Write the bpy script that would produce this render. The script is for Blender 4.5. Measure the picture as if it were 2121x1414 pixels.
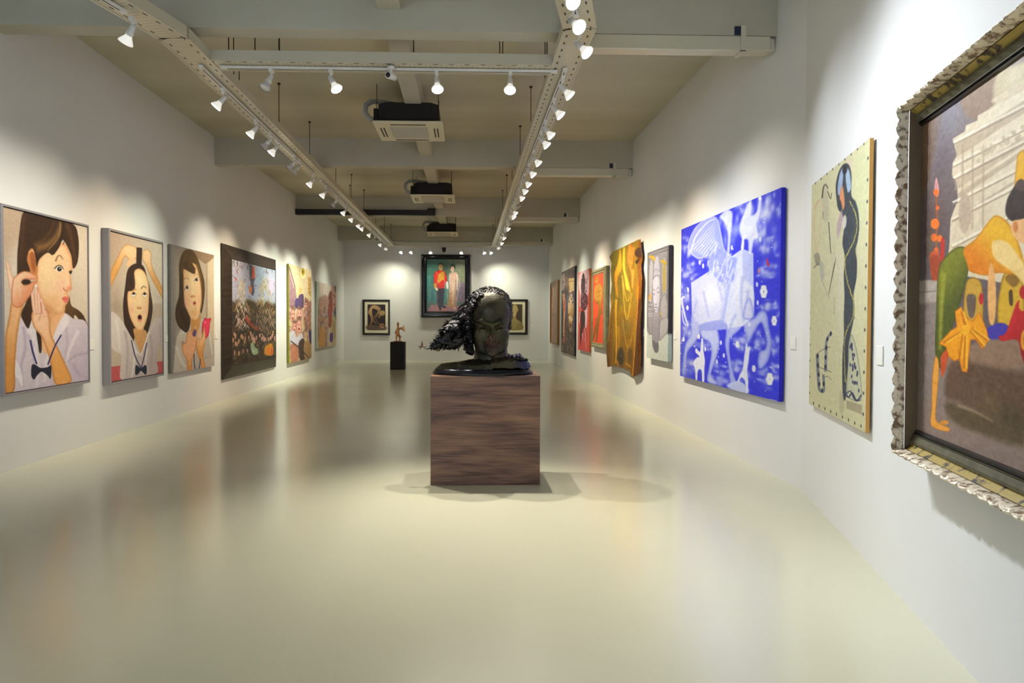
import bpy, bmesh, math, random
import numpy as np
from mathutils import Vector, Matrix, Euler

for _o in list(bpy.data.objects):
    bpy.data.objects.remove(_o, do_unlink=True)
scn = bpy.context.scene
COL = scn.collection

# ------------------------------------------------------------------ camera
W, H, FPX = 2121.0, 1414.0, 1400.0
EYE = 1.5
YAW, PITCH, ROLL = math.radians(1.5), math.radians(1.2), math.radians(0.2)
VPX, VPY = 968.0, 662.0                 # where the corridor axis (+Y) meets the picture
cam_data = bpy.data.cameras.new('camera')
cam = bpy.data.objects.new('camera', cam_data)
COL.objects.link(cam)
cam.location = (0, 0, EYE)
RCAM = Matrix.Rotation(-YAW, 3, 'Z') @ Matrix.Rotation(math.pi / 2 - PITCH, 3, 'X') @ Matrix.Rotation(ROLL, 3, 'Z')
cam.rotation_euler = RCAM.to_euler()
_v = RCAM.transposed() @ Vector((0, 1, 0))
OX = VPX - FPX * _v.x / (-_v.z)
OY = VPY + FPX * _v.y / (-_v.z)
cam_data.sensor_width = 36.0
cam_data.sensor_fit = 'HORIZONTAL'
cam_data.lens = FPX / W * 36.0
cam_data.shift_x = (W / 2 - OX) / W
cam_data.shift_y = (OY - H / 2) / W
cam_data.clip_start = 0.05
cam_data.clip_end = 100
scn.camera = cam

# ------------------------------------------------------------------ world, daylight, exposure
world = bpy.data.worlds.new('world')
scn.world = world
world.use_nodes = True
world.node_tree.nodes['Background'].inputs['Color'].default_value = (0.72, 0.84, 1.0, 1)
world.node_tree.nodes['Background'].inputs['Strength'].default_value = 0.6

TURN = 0.266                            # the room bends: near part runs along (TURN, 1)
XL, XR, YF = -4.5, 2.98, 24.76
YBL, YBR, YREAR = 6.6, 5.93, -8.0
XLR = XL - TURN * (YBL - YREAR)
XRR = XR - TURN * (YBR - YREAR)

def area_light(name, loc, rot, sx, sy, power, col):
    l = bpy.data.lights.new(name, 'AREA')
    l.shape = 'RECTANGLE'
    l.size, l.size_y = sx, sy
    l.energy = power
    l.color = col
    o = bpy.data.objects.new(name, l)
    COL.objects.link(o)
    o.location = loc
    o.rotation_euler = rot
    return o

# daylight through the big window in the rear wall, behind the camera
DAYLIGHT = area_light('window_daylight', ((XLR + XRR) / 2 + 0.2, YREAR + 0.12, 2.2), (math.radians(90), 0, math.radians(180)), 6.4, 3.6, 2150, (0.70, 0.82, 1.0))

vs = scn.view_settings
vs.view_transform = 'Standard'
vs.look = 'None'
vs.gamma = 1.0
vs.use_curve_mapping = False
vs.exposure = 0.36

# ------------------------------------------------------------------ helpers
def lin(c):
    r = []
    for v in c[:3]:
        v = v / 255.0
        r.append(v / 12.92 if v <= 0.04045 else ((v + 0.055) / 1.055) ** 2.4)
    return tuple(r)

def new_mat(name, col=(200, 200, 200), rough=0.5, metal=0.0, spec=0.5, coat=0.0):
    m = bpy.data.materials.new(name)
    m.use_nodes = True
    b = m.node_tree.nodes['Principled BSDF']
    b.inputs['Base Color'].default_value = (*lin(col), 1)
    b.inputs['Roughness'].default_value = rough
    b.inputs['Metallic'].default_value = metal
    b.inputs['Specular IOR Level'].default_value = spec
    b.inputs['Coat Weight'].default_value = coat
    return m

def nodes(m):
    return m.node_tree.nodes, m.node_tree.links, m.node_tree.nodes['Principled BSDF']

def noise_mix(m, c1, c2, scale=4.0, detail=4.0, stretch=(1, 1, 1), bump=0.0, bump_scale=None, lo=0.35, hi=0.65, rough=0.5):
    n, l, b = nodes(m)
    tc = n.new('ShaderNodeTexCoord'); mp = n.new('ShaderNodeMapping')
    mp.inputs['Scale'].default_value = stretch
    l.new(tc.outputs['Object'], mp.inputs['Vector'])
    nz = n.new('ShaderNodeTexNoise')
    nz.inputs['Scale'].default_value = scale
    nz.inputs['Detail'].default_value = detail
    nz.inputs['Roughness'].default_value = rough
    l.new(mp.outputs['Vector'], nz.inputs['Vector'])
    cr = n.new('ShaderNodeValToRGB')
    cr.color_ramp.elements[0].position = lo; cr.color_ramp.elements[0].color = (*lin(c1), 1)
    cr.color_ramp.elements[1].position = hi; cr.color_ramp.elements[1].color = (*lin(c2), 1)
    l.new(nz.outputs['Fac'], cr.inputs['Fac'])
    l.new(cr.outputs['Color'], b.inputs['Base Color'])
    if bump:
        nb = n.new('ShaderNodeTexNoise')
        nb.inputs['Scale'].default_value = bump_scale or scale * 6
        nb.inputs['Detail'].default_value = 5
        l.new(mp.outputs['Vector'], nb.inputs['Vector'])
        bp = n.new('ShaderNodeBump')
        bp.inputs['Strength'].default_value = bump
        bp.inputs['Distance'].default_value = 0.01
        l.new(nb.outputs['Fac'], bp.inputs['Height'])
        l.new(bp.outputs['Normal'], b.inputs['Normal'])
    return cr

def mesh_obj(name, verts, faces, mat=None, parent=None, smooth=False, mats=None, fmat=None):
    me = bpy.data.meshes.new(name)
    me.from_pydata([tuple(v) for v in verts], [], faces)
    for mm in (mats or ([mat] if mat else [])):
        me.materials.append(mm)
    if fmat is not None:
        me.polygons.foreach_set('material_index', fmat)
    if smooth:
        me.polygons.foreach_set('use_smooth', [True] * len(me.polygons))
    me.update()
    o = bpy.data.objects.new(name, me)
    COL.objects.link(o)
    if parent:
        o.parent = parent
    return o

def tag(o, label=None, cat=None, group=None, kind=None):
    if label: o['label'] = label
    if cat: o['category'] = cat
    if group: o['group'] = group
    if kind: o['kind'] = kind
    return o

def thing(name, label, cat, loc=(0, 0, 0), rz=0.0, group=None):
    o = bpy.data.objects.new(name, None)
    o.empty_display_size = 0.1
    COL.objects.link(o)
    o.location = loc
    o.rotation_euler = (0, 0, rz)
    return tag(o, label, cat, group)

class MB:
    """collects simple solids, links them as one mesh"""
    def __init__(s):
        s.v, s.f, s.m = [], [], []
        s.cur = 0
    def add(s, vs_, fs_):
        b = len(s.v)
        s.v += [tuple(v) for v in vs_]
        s.f += [tuple(i + b for i in f) for f in fs_]
        s.m += [s.cur] * len(fs_)
    def box(s, x0, x1, y0, y1, z0, z1):
        s.add([(x0, y0, z0), (x1, y0, z0), (x1, y1, z0), (x0, y1, z0), (x0, y0, z1), (x1, y0, z1), (x1, y1, z1), (x0, y1, z1)],
              [(0, 3, 2, 1), (4, 5, 6, 7), (0, 1, 5, 4), (1, 2, 6, 5), (2, 3, 7, 6), (3, 0, 4, 7)])
    def prism(s, pts, z0, z1):
        n = len(pts)
        s.add([(x, y, z0) for x, y in pts] + [(x, y, z1) for x, y in pts],
              [tuple(range(n - 1, -1, -1)), tuple(range(n, 2 * n))] + [(i, (i + 1) % n, n + (i + 1) % n, n + i) for i in range(n)])
    def tube(s, pts, r, seg=8, cap=True):
        pts = [Vector(p) for p in pts]
        rr = r if isinstance(r, (list, tuple)) else [r] * len(pts)
        rings = []
        up = None
        for i, p in enumerate(pts):
            t = (pts[min(i + 1, len(pts) - 1)] - pts[max(i - 1, 0)]).normalized()
            if up is None:
                up = Vector((0, 0, 1)) if abs(t.z) < 0.9 else Vector((1, 0, 0))
            a = t.cross(up).normalized(); b = a.cross(t).normalized(); up = b
            rings.append([p + (a * math.cos(k * 2 * math.pi / seg) + b * math.sin(k * 2 * math.pi / seg)) * rr[i] for k in range(seg)])
        vs_ = [v for r_ in rings for v in r_]
        fs_ = []
        for i in range(len(rings) - 1):
            for k in range(seg):
                fs_.append((i * seg + k, i * seg + (k + 1) % seg, (i + 1) * seg + (k + 1) % seg, (i + 1) * seg + k))
        if cap:
            fs_.append(tuple(range(seg - 1, -1, -1)))
            fs_.append(tuple((len(rings) - 1) * seg + k for k in range(seg)))
        s.add(vs_, fs_)
    def lathe(s, prof, seg=20, cap=True, M=None):
        vs_ = []
        for r, z in prof:
            for k in range(seg):
                a = 2 * math.pi * k / seg
                v = Vector((r * math.cos(a), r * math.sin(a), z))
                vs_.append(M @ v if M else v)
        fs_ = []
        for i in range(len(prof) - 1):
            for k in range(seg):
                fs_.append((i * seg + k, i * seg + (k + 1) % seg, (i + 1) * seg + (k + 1) % seg, (i + 1) * seg + k))
        if cap:
            fs_.append(tuple(range(seg - 1, -1, -1)))
            fs_.append(tuple((len(prof) - 1) * seg + k for k in range(seg)))
        s.add(vs_, fs_)
    def build(s, name, mat=None, parent=None, smooth=False, mats=None):
        return mesh_obj(name, s.v, s.f, mat, parent, smooth, mats, s.m if mats else None)

def bevel(o, w=0.005, seg=2):
    b = o.modifiers.new('bevel', 'BEVEL')
    b.width = w; b.segments = seg; b.limit_method = 'ANGLE'
    return o

def ray(px, py):
    d = Vector(((px - OX) / FPX, -(py - OY) / FPX, -1.0))
    return (RCAM @ d)

def hit_z(px, py, z):
    d = ray(px, py)
    t = (z - EYE) / d.z
    return Vector((0, 0, EYE)) + d * t

def hit_y(px, py, y):
    d = ray(px, py)
    return Vector((0, 0, EYE)) + d * (y / d.y)

TL_ = math.sqrt(1 + TURN * TURN)
WALLS = {   # point on the wall, direction seen left to right, outward normal, rotation
    'left': (Vector((XL, 0, 0)), Vector((0, 1, 0)), Vector((1, 0, 0)), math.pi / 2),
    'right': (Vector((XR, 0, 0)), Vector((0, -1, 0)), Vector((-1, 0, 0)), -math.pi / 2),
    'near': (Vector((XR, YBR, 0)), Vector((-TURN / TL_, -1 / TL_, 0)), Vector((-1 / TL_, TURN / TL_, 0)), math.atan2(-1, -TURN)),
    'far': (Vector((0, YF, 0)), Vector((1, 0, 0)), Vector((0, -1, 0)), 0.0),
}
def hit_wall(px, py, wall, off=0.0):
    P, U, N, rz = WALLS[wall]
    d = ray(px, py)
    o = Vector((0, 0, EYE))
    t = ((P + N * off) - o).dot(N) / d.dot(N)
    q = o + d * t
    return (q - P).dot(U), q.z
# ------------------------------------------------------------------ room shell
ZC = EYE + 3.23
ZB = EYE + 2.745
ZT = EYE + 2.58
m_wall = new_mat('wall_paint', (232, 231, 226), 0.75, spec=0.3)
noise_mix(m_wall, (228, 229, 229), (233, 234, 235), 0.6, 2, bump=0.04, bump_scale=90)
m_ceil = new_mat('ceiling_paint', (205, 196, 172), 0.8, spec=0.2)
noise_mix(m_ceil, (194, 188, 166), (211, 205, 184), 0.6, 3, stretch=(0.15, 1.4, 1))
m_beam = new_mat('beam_paint', (196, 194, 180), 0.7, spec=0.3)
noise_mix(m_beam, (188, 184, 168), (200, 196, 182), 0.8, 3)
m_floor = new_mat('epoxy_floor', (205, 200, 170), 0.3)
noise_mix(m_floor, (204, 203, 179), (213, 212, 189), 0.35, 3, lo=0.3, hi=0.7)
_n, _l, _b = nodes(m_floor)
_b.inputs['Specular IOR Level'].default_value = 0.6
_b.inputs['Roughness'].default_value = 0.23
_b.inputs['Coat Weight'].default_value = 0.35
_b.inputs['Coat Roughness'].default_value = 0.16
_t = _n.new('ShaderNodeTexNoise'); _t.inputs['Scale'].default_value = 1.2; _t.inputs['Detail'].default_value = 3
_bp = _n.new('ShaderNodeBump'); _bp.inputs['Strength'].default_value = 0.12; _bp.inputs['Distance'].default_value = 0.05
_l.new(_n['Texture Coordinate'].outputs['Object'], _t.inputs['Vector'])
_l.new(_t.outputs['Fac'], _bp.inputs['Height']); _l.new(_bp.outputs['Normal'], _b.inputs['Normal'])

foot = [(XLR, YREAR), (XRR, YREAR), (XR, YBR), (XR, YF), (XL, YF), (XL, YBL)]
b = MB(); b.prism(foot, -0.15, 0.0)
tag(b.build('floor', m_floor), kind='structure')
b = MB(); b.prism(foot, ZC, ZC + 0.2)
# shallow joints between the ceiling boards
tag(b.build('ceiling', m_ceil), kind='structure')

def wall_strip(name, pts, th):
    b = MB()
    # pts: inner line, th: outward offset (dx, dy) per segment end
    for (a, c) in zip(pts[:-1], pts[1:]):
        a = Vector((*a, 0)); c = Vector((*c, 0))
        d = (c - a).normalized(); nrm = Vector((d.y, -d.x, 0)) * th
        b.prism([(a.x, a.y), (a.x + nrm.x, a.y + nrm.y), (c.x + nrm.x, c.y + nrm.y), (c.x, c.y)][::-1], 0.0, ZC)
    return tag(b.build(name, m_wall), kind='structure')
wall_strip('wall_left', [(XLR, YREAR), (XL, YBL), (XL, YF)], -0.2)
wall_strip('wall_right', [(XRR, YREAR), (XR, YBR), (XR, YF)], 0.2)
b = MB(); b.box(XL - 0.2, XR + 0.2, YF, YF + 0.2, 0, ZC)
tag(b.build('wall_far', m_wall), kind='structure')
# rear wall behind the camera with a wide window
b = MB()
wx0, wx1, wz0, wz1 = XLR + 0.8, XRR - 0.4, 0.3, 4.1
b.box(XLR - 0.2, wx0, YREAR - 0.2, YREAR, 0, ZC); b.box(wx1, XRR + 0.2, YREAR - 0.2, YREAR, 0, ZC)
b.box(wx0, wx1, YREAR - 0.2, YREAR, 0, wz0); b.box(wx0, wx1, YREAR - 0.2, YREAR, wz1, ZC)
tag(b.build('wall_rear', m_wall), kind='structure')
m_alu = new_mat('window_aluminium', (150, 152, 155), 0.4, 0.6)
m_glass = new_mat('window_glass', (235, 242, 245), 0.02)
m_glass.node_tree.nodes['Principled BSDF'].inputs['Transmission Weight'].default_value = 1.0
b = MB()
for k in range(5):
    x = wx0 + (wx1 - wx0 - 0.06) * k / 4
    b.box(x, x + 0.06, YREAR - 0.15, YREAR - 0.09, wz0, wz1)
b.box(wx0, wx1, YREAR - 0.15, YREAR - 0.09, wz0, wz0 + 0.06); b.box(wx0, wx1, YREAR - 0.15, YREAR - 0.09, wz1 - 0.06, wz1)
wf = tag(b.build('window_1', m_alu), kind='structure')
b = MB(); b.box(wx0 + 0.03, wx1 - 0.03, YREAR - 0.125, YREAR - 0.115, wz0 + 0.03, wz1 - 0.03)
b.build('pane', m_glass, wf)

# ------------------------------------------------------------------ beams
BEAMS = [6.5, 12.2, 17.95, 23.65]
for i, y in enumerate(BEAMS):
    b = MB(); b.box(XL, XR, y, y + 0.22, ZB, ZC)
    tag(b.build('trim_%d' % (i + 1), m_beam), kind='structure')
for i, (y0, y1) in enumerate([(-2.5, BEAMS[0]), (BEAMS[0] + .22, BEAMS[1]), (BEAMS[1] + .22, BEAMS[2]), (BEAMS[2] + .22, BEAMS[3])]):
    b = MB(); b.box(-0.86, -0.64, y0, y1, EYE + 2.94, ZC)
    tag(b.build('trim_%d' % (i + 5), m_beam), kind='structure')
m_dark = new_mat('dark_steel', (42, 40, 44), 0.5, 0.3)
b = MB(); b.box(XL, -0.9, BEAMS[2] - 0.13, BEAMS[2], ZB - 0.01, ZB + 0.13)
b.box(-1.05, -0.85, BEAMS[2] - 0.16, BEAMS[2], ZB - 0.01, ZB + 0.17)
tag(b.build('steel_channel', m_dark), 'dark steel channel along the lower left edge of the third ceiling beam', 'channel')

# ------------------------------------------------------------------ cable trays
m_tray = new_mat('tray_enamel', (214, 208, 190), 0.32, 0.15)
def tray_material(name, pitch, rowv, slot, rib):
    """perforated enamelled channel: slots repeat along local Y"""
    m = new_mat(name, (214, 208, 190), 0.3, 0.15)
    n, l, bs = nodes(m)
    tc = n.new('ShaderNodeTexCoord'); sp = n.new('ShaderNodeSeparateXYZ')
    l.new(tc.outputs['Object'], sp.inputs[0])
    def math_(op, a, b_=None, c=None):
        q = n.new('ShaderNodeMath'); q.operation = op
        for i_, v in enumerate((a, b_, c)):
            if v is None: continue
            if isinstance(v, (int, float)): q.inputs[i_].default_value = v
            else: l.new(v, q.inputs[i_])
        return q.outputs[0]
    fy = math_('PINGPONG', sp.outputs['Y'], pitch / 2)
    in_y = math_('LESS_THAN', fy, slot / 2)
    ax = math_('ABSOLUTE', sp.outputs['X'])
    dx = math_('ABSOLUTE', math_('SUBTRACT', ax, rowv))
    in_x = math_('LESS_THAN', dx, 0.008)
    holes = math_('MULTIPLY', in_y, in_x)
    fr = math_('PINGPONG', sp.outputs['Y'], pitch / 6)
    r1 = math_('LESS_THAN', fr, 0.0022)
    r2 = math_('LESS_THAN', ax, rowv * 0.92)
    ribs = math_('MULTIPLY', math_('MULTIPLY', r1, r2), rib)
    tot = math_('MAXIMUM', holes, ribs)
    mx = n.new('ShaderNodeMix'); mx.data_type = 'RGBA'
    mx.inputs['A'].default_value = (*lin((214, 207, 186)), 1)
    mx.inputs['B'].default_value = (*lin((58, 50, 40)), 1)
    l.new(tot, mx.inputs['Factor']); l.new(mx.outputs['Result'], bs.inputs['Base Color'])
    return m
m_perf = tray_material('perforated_tray', 0.16, 0.095, 0.055, 0.55)
m_rod = new_mat('threaded_rod', (58, 46, 36), 0.5, 0.5)
TW, TH = 0.28, 0.10

def channel(parent, p0, p1, name='channel', w=TW, h=TH, endcap=True):
    """U shaped tray from p0 to p1 (xy), open at the top, built along its own Y"""
    p0 = Vector((*p0, 0)); p1 = Vector((*p1, 0))
    L = (p1 - p0).length
    b = MB(); b.cur = 1
    b.box(-w / 2, w / 2, 0, L, 0, 0.004)
    b.cur = 0
    b.box(-w / 2, -w / 2 + 0.004, 0, L, 0.004, h); b.box(w / 2 - 0.004, w / 2, 0, L, 0.004, h)
    b.box(-w / 2 + 0.004, -w / 2 + 0.02, 0, L, h - 0.004, h); b.box(w / 2 - 0.02, w / 2 - 0.004, 0, L, h - 0.004, h)
    # lower rolled lips
    b.box(-w / 2 - 0.006, -w / 2 + 0.012, 0, L, -0.008, 0.0); b.box(w / 2 - 0.012, w / 2 + 0.006, 0, L, -0.008, 0.0)
    if endcap:
        b.box(-w / 2 + .004, w / 2 - .004, 0, 0.004, 0.004, h - 0.004); b.box(-w / 2 + .004, w / 2 - .004, L - 0.004, L, 0.004, h - 0.004)
    k = 2.4
    while k < L:                        # joint covers
        b.box(-w / 2 - 0.003, -w / 2, k, k + 0.12, 0.01, h - 0.01); b.box(w / 2, w / 2 + 0.003, k, k + 0.12, 0.01, h - 0.01)
        k += 2.4
    o = b.build(name, None, parent, mats=[m_tray, m_perf])
    a = math.atan2(-(p1 - p0).x, (p1 - p0).y)
    pl = parent.location
    o.location = (p0.x - pl.x, p0.y - pl.y, ZT - pl.z)
    o.rotation_euler = (0, 0, a)
    return o

def rods(parent, pts, z0=None, z1=None):
    pl = parent.location
    for (x, y) in pts:
        b = MB()
        zt = ZC
        for yb in BEAMS:
            if yb - 0.02 < y < yb + 0.24: zt = ZB
        b.tube([(0, 0, 0), (0, 0, zt - (z0 or ZT + 0.02))], 0.0055, 6)
        b.tube([(0, 0, zt - (z0 or ZT + 0.02) - 0.02), (0, 0, zt - (z0 or ZT + 0.02))], 0.022, 8)
        o = b.build('hanger_rod', m_rod, parent)
        o.location = (x - pl.x, y - pl.y, (z0 or ZT + 0.02) - pl.z)

XTL, XTR = -2.71, 0.99                  # tray centre lines, far part
YTBL, YTBR = 6.35, 6.02                 # where they bend
YX0, YX1 = 7.0, 23.9                    # cross trays, near and far
def near_pt(x, yb, y):                  # along the bent near part
    return (x - TURN * (yb - y), y)

t = thing('cable_tray', 'long perforated cream cable tray over the left side', 'cable tray', (XTL, YTBL, ZT))
channel(t, (XTL, YTBL), (XTL, YX1 + 0.14))
channel(t, (XTL, YTBL), near_pt(XTL, YTBL, -1.0))
rods(t, [(XTL + sx * 0.12, y) for y in (7.6, 9.4, 11.2, 13.4, 15.2, 17.0, 19.2, 21.2, 23.0) for sx in (1,)] + [(XTL - .12, y) for y in (8.5, 12.8, 16.4, 20.3)]
     + [(near_pt(XTL, YTBL, 5.4)[0] + .11, 5.4)])
t = thing('cable_tray', 'long perforated cream cable tray right of the ceiling centre, carrying the row of lit spotlights', 'cable tray', (XTR, YTBR, ZT))
channel(t, (XTR, YTBR), (XTR, YX1 + 0.14))
channel(t, (XTR, YTBR), near_pt(XTR, YTBR, -1.0))
rods(t, [(XTR - 0.12, y) for y in (7.7, 9.4, 11.3, 13.3, 15.1, 16.9, 19.3, 21.3, 23.1)] + [(XTR + .12, y) for y in (9.0, 13.9, 18.7)])
t = thing('cable_tray', 'perforated cream cross tray just behind the nearest ceiling beam', 'cable tray', (XTL + TW / 2, YX0, ZT))
channel(t, (XTL + TW / 2 + .002, YX0), (XTR - TW / 2 - .002, YX0))
rods(t, [(x, YX0 + s * 0.1) for x, s in ((-2.4, -1), (-2.2, 1), (-1.95, 1), (-1.9, -1), (-0.55, -1), (0.32, -1), (0.36, 1), (0.8, -1))])
t = thing('cable_tray', 'small cream cross tray in front of the far wall above the portrait', 'cable tray', (XTL + TW / 2, YX1, ZT))
channel(t, (XTL + TW / 2 + .002, YX1), (XTR - TW / 2 - .002, YX1))
rods(t, [(x, YX1 + 0.1) for x in (-2.1, -1.0, 0.3)])
m_bracket = new_mat('navy_bracket', (34, 40, 70), 0.4)
for i, yb in enumerate(BEAMS):
    where = ['nearest', 'second', 'third', 'farthest'][i]
    t = thing('wall_trunking', 'cream trunking under the right end of the %s ceiling beam, running to the right wall' % where, 'trunking', (XTR + TW / 2 + .012, yb + 0.11, ZT))
    b = MB()
    L = XR - 0.06 - (XTR + TW / 2 + .012)
    b.box(0, L, -0.11, 0.04, 0.02, ZB - ZT - 0.001)
    bevel(b.build('duct', m_tray, t), 0.012, 3)
    b = MB(); b.box(L, L + 0.05, -0.09, 0.03, 0.03, ZB - ZT - 0.015)
    bevel(b.build('end_cap', m_tray, t), 0.01, 2)
    b = MB(); b.box(L - 0.3, L - 0.25, -0.125, -0.1105, -0.004, ZB - ZT + 0.09); b.box(L - 0.3, L - 0.25, -0.125, 0.05, 0.01, 0.019)
    b.build('strap', m_tray, t)
    b = MB(); b.prism([(L - 0.36, -0.125), (L - 0.301, -0.125), (L - 0.301, -0.112), (L - 0.36, -0.112)], ZB - ZT, ZB - ZT + 0.08)
    tag(b.build('clip', m_bracket, t), 'dark navy clip')

# ------------------------------------------------------------------ lighting tracks
m_white = new_mat('white_enamel', (236, 236, 234), 0.35)
m_slot = new_mat('track_slot', (60, 60, 58), 0.5)
def track(p0, p1, label):
    p0 = Vector((*p0, 0)); p1 = Vector((*p1, 0)); L = (p1 - p0).length
    t = thing('lighting_track', label, 'lighting track', (p0.x, p0.y, ZT - 0.034), math.atan2(-(p1 - p0).x, (p1 - p0).y), 'white lighting tracks under the trays')
    b = MB(); b.box(-0.018, 0.018, 0, L, 0, 0.025)
    rail = bevel(b.build('rail', m_white, t), 0.003, 2)
    b = MB(); b.box(-0.005, 0.005, 0.04, L - 0.04, -0.002, 0.0)
    b.build('groove', m_slot, rail)
    for e_ in (0, L):
        b = MB(); b.box(-0.021, 0.021, e_ - 0.03, e_ + 0.03, -0.004, 0.0255)
        b.build('end_feed', m_white, t)
OXL = XTL + 0.0
track(near_pt(XTL, YTBL, 1.0), near_pt(XTL, YTBL, 5.75), 'white lighting track on the near bent stretch of the left cable tray')
for a, c, s in ((7.0, 12.0, 'first stretch of the left cable tray behind the bend'), (12.6, 17.6, 'middle stretch of the left cable tray'), (18.2, 23.5, 'last stretch of the left cable tray by the far wall')):
    track((XTL, a), (XTL, c), 'white lighting track on the ' + s)
track(near_pt(XTR, YTBR, 1.0), near_pt(XTR, YTBR, 5.7), 'white lighting track on the near bent stretch of the right cable tray')
for a, c, s in ((6.95, 12.4, 'first stretch of the right cable tray behind the bend'), (13.0, 17.8, 'middle stretch of the right cable tray'), (18.3, 23.5, 'last stretch of the right cable tray by the far wall')):
    track((XTR, a), (XTR, c), 'white lighting track on the ' + s)
track((XTL + 0.22, YX0), (XTR - 0.1, YX0), 'white lighting track along the near cross tray')
track((XTL + 0.3, YX1), (XTR - 0.2, YX1), 'white lighting track along the far cross tray above the portrait')
# ------------------------------------------------------------------ spotlights
m_refl = new_mat('lamp_glass_body', (225, 226, 235), 0.2, 0.3)
def lens_mat(name, col, strength):
    m = new_mat(name, (240, 240, 240), 0.3)
    bs = m.node_tree.nodes['Principled BSDF']
    bs.inputs['Emission Color'].default_value = (*col, 1)
    bs.inputs['Emission Strength'].default_value = strength
    return m
m_refl_on = lens_mat('glowing_lamp_glass', (1.0, 0.95, 0.85), 0.45)
m_refl_far = lens_mat('bright_lamp_glass', (1.0, 0.97, 0.88), 3.0)
m_on = lens_mat('lit_lens', (1.0, 0.97, 0.92), 9.0)
m_onw = lens_mat('lit_warm_lens', (1.0, 0.88, 0.68), 9.0)
m_off = new_mat('unlit_lens', (225, 228, 222), 0.15, 0.1, spec=0.8)
def _mesh(mb, name, mat, smooth=True):
    o = mb.build(name, mat, None, smooth); me = o.data
    bpy.data.objects.remove(o); return me
b = MB(); b.box(-0.017, 0.017, -0.045, 0.045, -0.035, 0.0); b.tube([(0, 0, -0.035), (0, 0, -0.06)], 0.014, 12)
ME_AD = _mesh(b, 'track_adapter', m_white, False)
# head built along local -Z (direction of light); origin at lamp centre
b = MB(); b.lathe([(0.016, 0.115), (0.024, 0.112), (0.026, 0.06), (0.031, 0.052), (0.031, 0.03), (0.026, 0.02)][::-1], 18)
ME_HOLD = _mesh(b, 'lamp_holder', m_white)
b = MB(); b.lathe([(0.024, 0.035), (0.03, 0.01), (0.048, -0.02), (0.058, -0.036), (0.0615, -0.045), (0.0615, -0.05), (0.057, -0.052)][::-1], 24, cap=False)
ME_REFL = _mesh(b, 'reflector', m_refl); ME_REFL_ON = _mesh(b, 'reflector', m_refl_on); ME_REFL_FAR = _mesh(b, 'reflector', m_refl_far)
def lens_me(m):
    b = MB(); b.lathe([(0.0565, -0.046), (0.045, -0.05), (0.025, -0.0535), (0.004, -0.0545)][::-1], 24)
    return _mesh(b, 'lens', m)
ME_LENS = {'on': lens_me(m_on), 'warm': lens_me(m_onw), 'off': lens_me(m_off)}

def link_child(name, me, parent, M=None):
    o = bpy.data.objects.new(name, me); COL.objects.link(o); o.parent = parent
    if M is not None: o.matrix_local = M
    return o

SPOT_COL = {'on': (1.0, 0.93, 0.80), 'warm': (1.0, 0.80, 0.55)}
SPOT_GAIN = 0.85
def spotlight(px, py, aim, label, track_x=None, track_y=None, mode='on', power=120, size=40, blend=0.8, near=None, group=None, col=None):
    """lamp head seen at a pixel, at the lamps' common height, aimed at a world point"""
    hc = hit_z(px, py, ZT - 0.20)
    if near is not None:                          # track on the bent part: nearest point on it
        x0, yb = near
        y = hc.y; mx = x0 - TURN * (yb - y); mount = Vector((mx, y, ZT - 0.034))
    elif track_x is not None:
        mount = Vector((track_x, hc.y, ZT - 0.034))
    else:
        mount = Vector((hc.x, track_y, ZT - 0.034))
    d = (Vector(aim) - mount); d.z = 0; d.normalize()
    # keep the head a hand's width from the track towards its target
    head = Vector((mount.x + d.x * 0.05, mount.y + d.y * 0.05, ZT - 0.20))
    if track_x is not None or near is not None: head.y = hc.y
    t = thing('track_spotlight', label, 'spotlight', mount, 0, group)
    link_child('track_adapter', ME_AD, t)
    rel = head - mount
    aimv = (Vector(aim) - head).normalized()
    q = (-aimv).to_track_quat('Z', 'Y').to_matrix().to_4x4()
    M = Matrix.Translation(rel) @ q
    back = rel - aimv * 0.10
    b = MB()
    b.tube([(0, 0, -0.055), (rel.x * -0.35, rel.y * -0.35, -0.085), (back.x * 1.0 - rel.x * .6, back.y * 1.0 - rel.y * .6, back.z * 0.75), back], [0.007, 0.007, 0.007, 0.009], 8)
    b.tube([rel - aimv * 0.09 + Vector((0, 0, 0)), rel - aimv * 0.075], 0.02, 10)
    b.build('arm', m_white, t, True)
    link_child('lamp_holder', ME_HOLD, t, M)
    rf = link_child('reflector', ME_REFL if mode == 'off' else (ME_REFL_FAR if track_y == YX1 else ME_REFL_ON), t, M)
    link_child('lens', ME_LENS[mode], rf)
    if mode != 'off' and power > 0:
        l = bpy.data.lights.new('lamp_beam', 'SPOT')
        l.energy = power * SPOT_GAIN
        l.color = col or SPOT_COL[mode]
        l.spot_size = math.radians(min(size * 1.5, 100)); l.spot_blend = 1.0
        l.shadow_soft_size = 0.03
        o = bpy.data.objects.new('lamp_beam', l); COL.objects.link(o); o.parent = t
        o.matrix_local = Matrix.Translation(rel + aimv * 0.06) @ q
    return t

WARM = (1.0, 0.79, 0.52); NEU = (1.0, 0.93, 0.80); COOLG = (0.98, 1.0, 0.76); COOL = (0.90, 0.95, 1.0)
LW = XL; RW = XR
AIM_BACK = 0.7
def at_left(px, py):
    s_, z_ = hit_wall(px, py, 'left'); return (XL, s_ - AIM_BACK, z_)
def at_right(px, py):
    s_, z_ = hit_wall(px, py, 'right'); return (XR, -s_ - AIM_BACK, z_)
def at_near(px, py):
    P, U, N, rz = WALLS['near']; s_, z_ = hit_wall(px, py, 'near'); q = P + U * s_; return (q.x, q.y, z_)
def at_far(px, py):
    s_, z_ = hit_wall(px, py, 'far'); return (s_, YF, z_)

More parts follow.
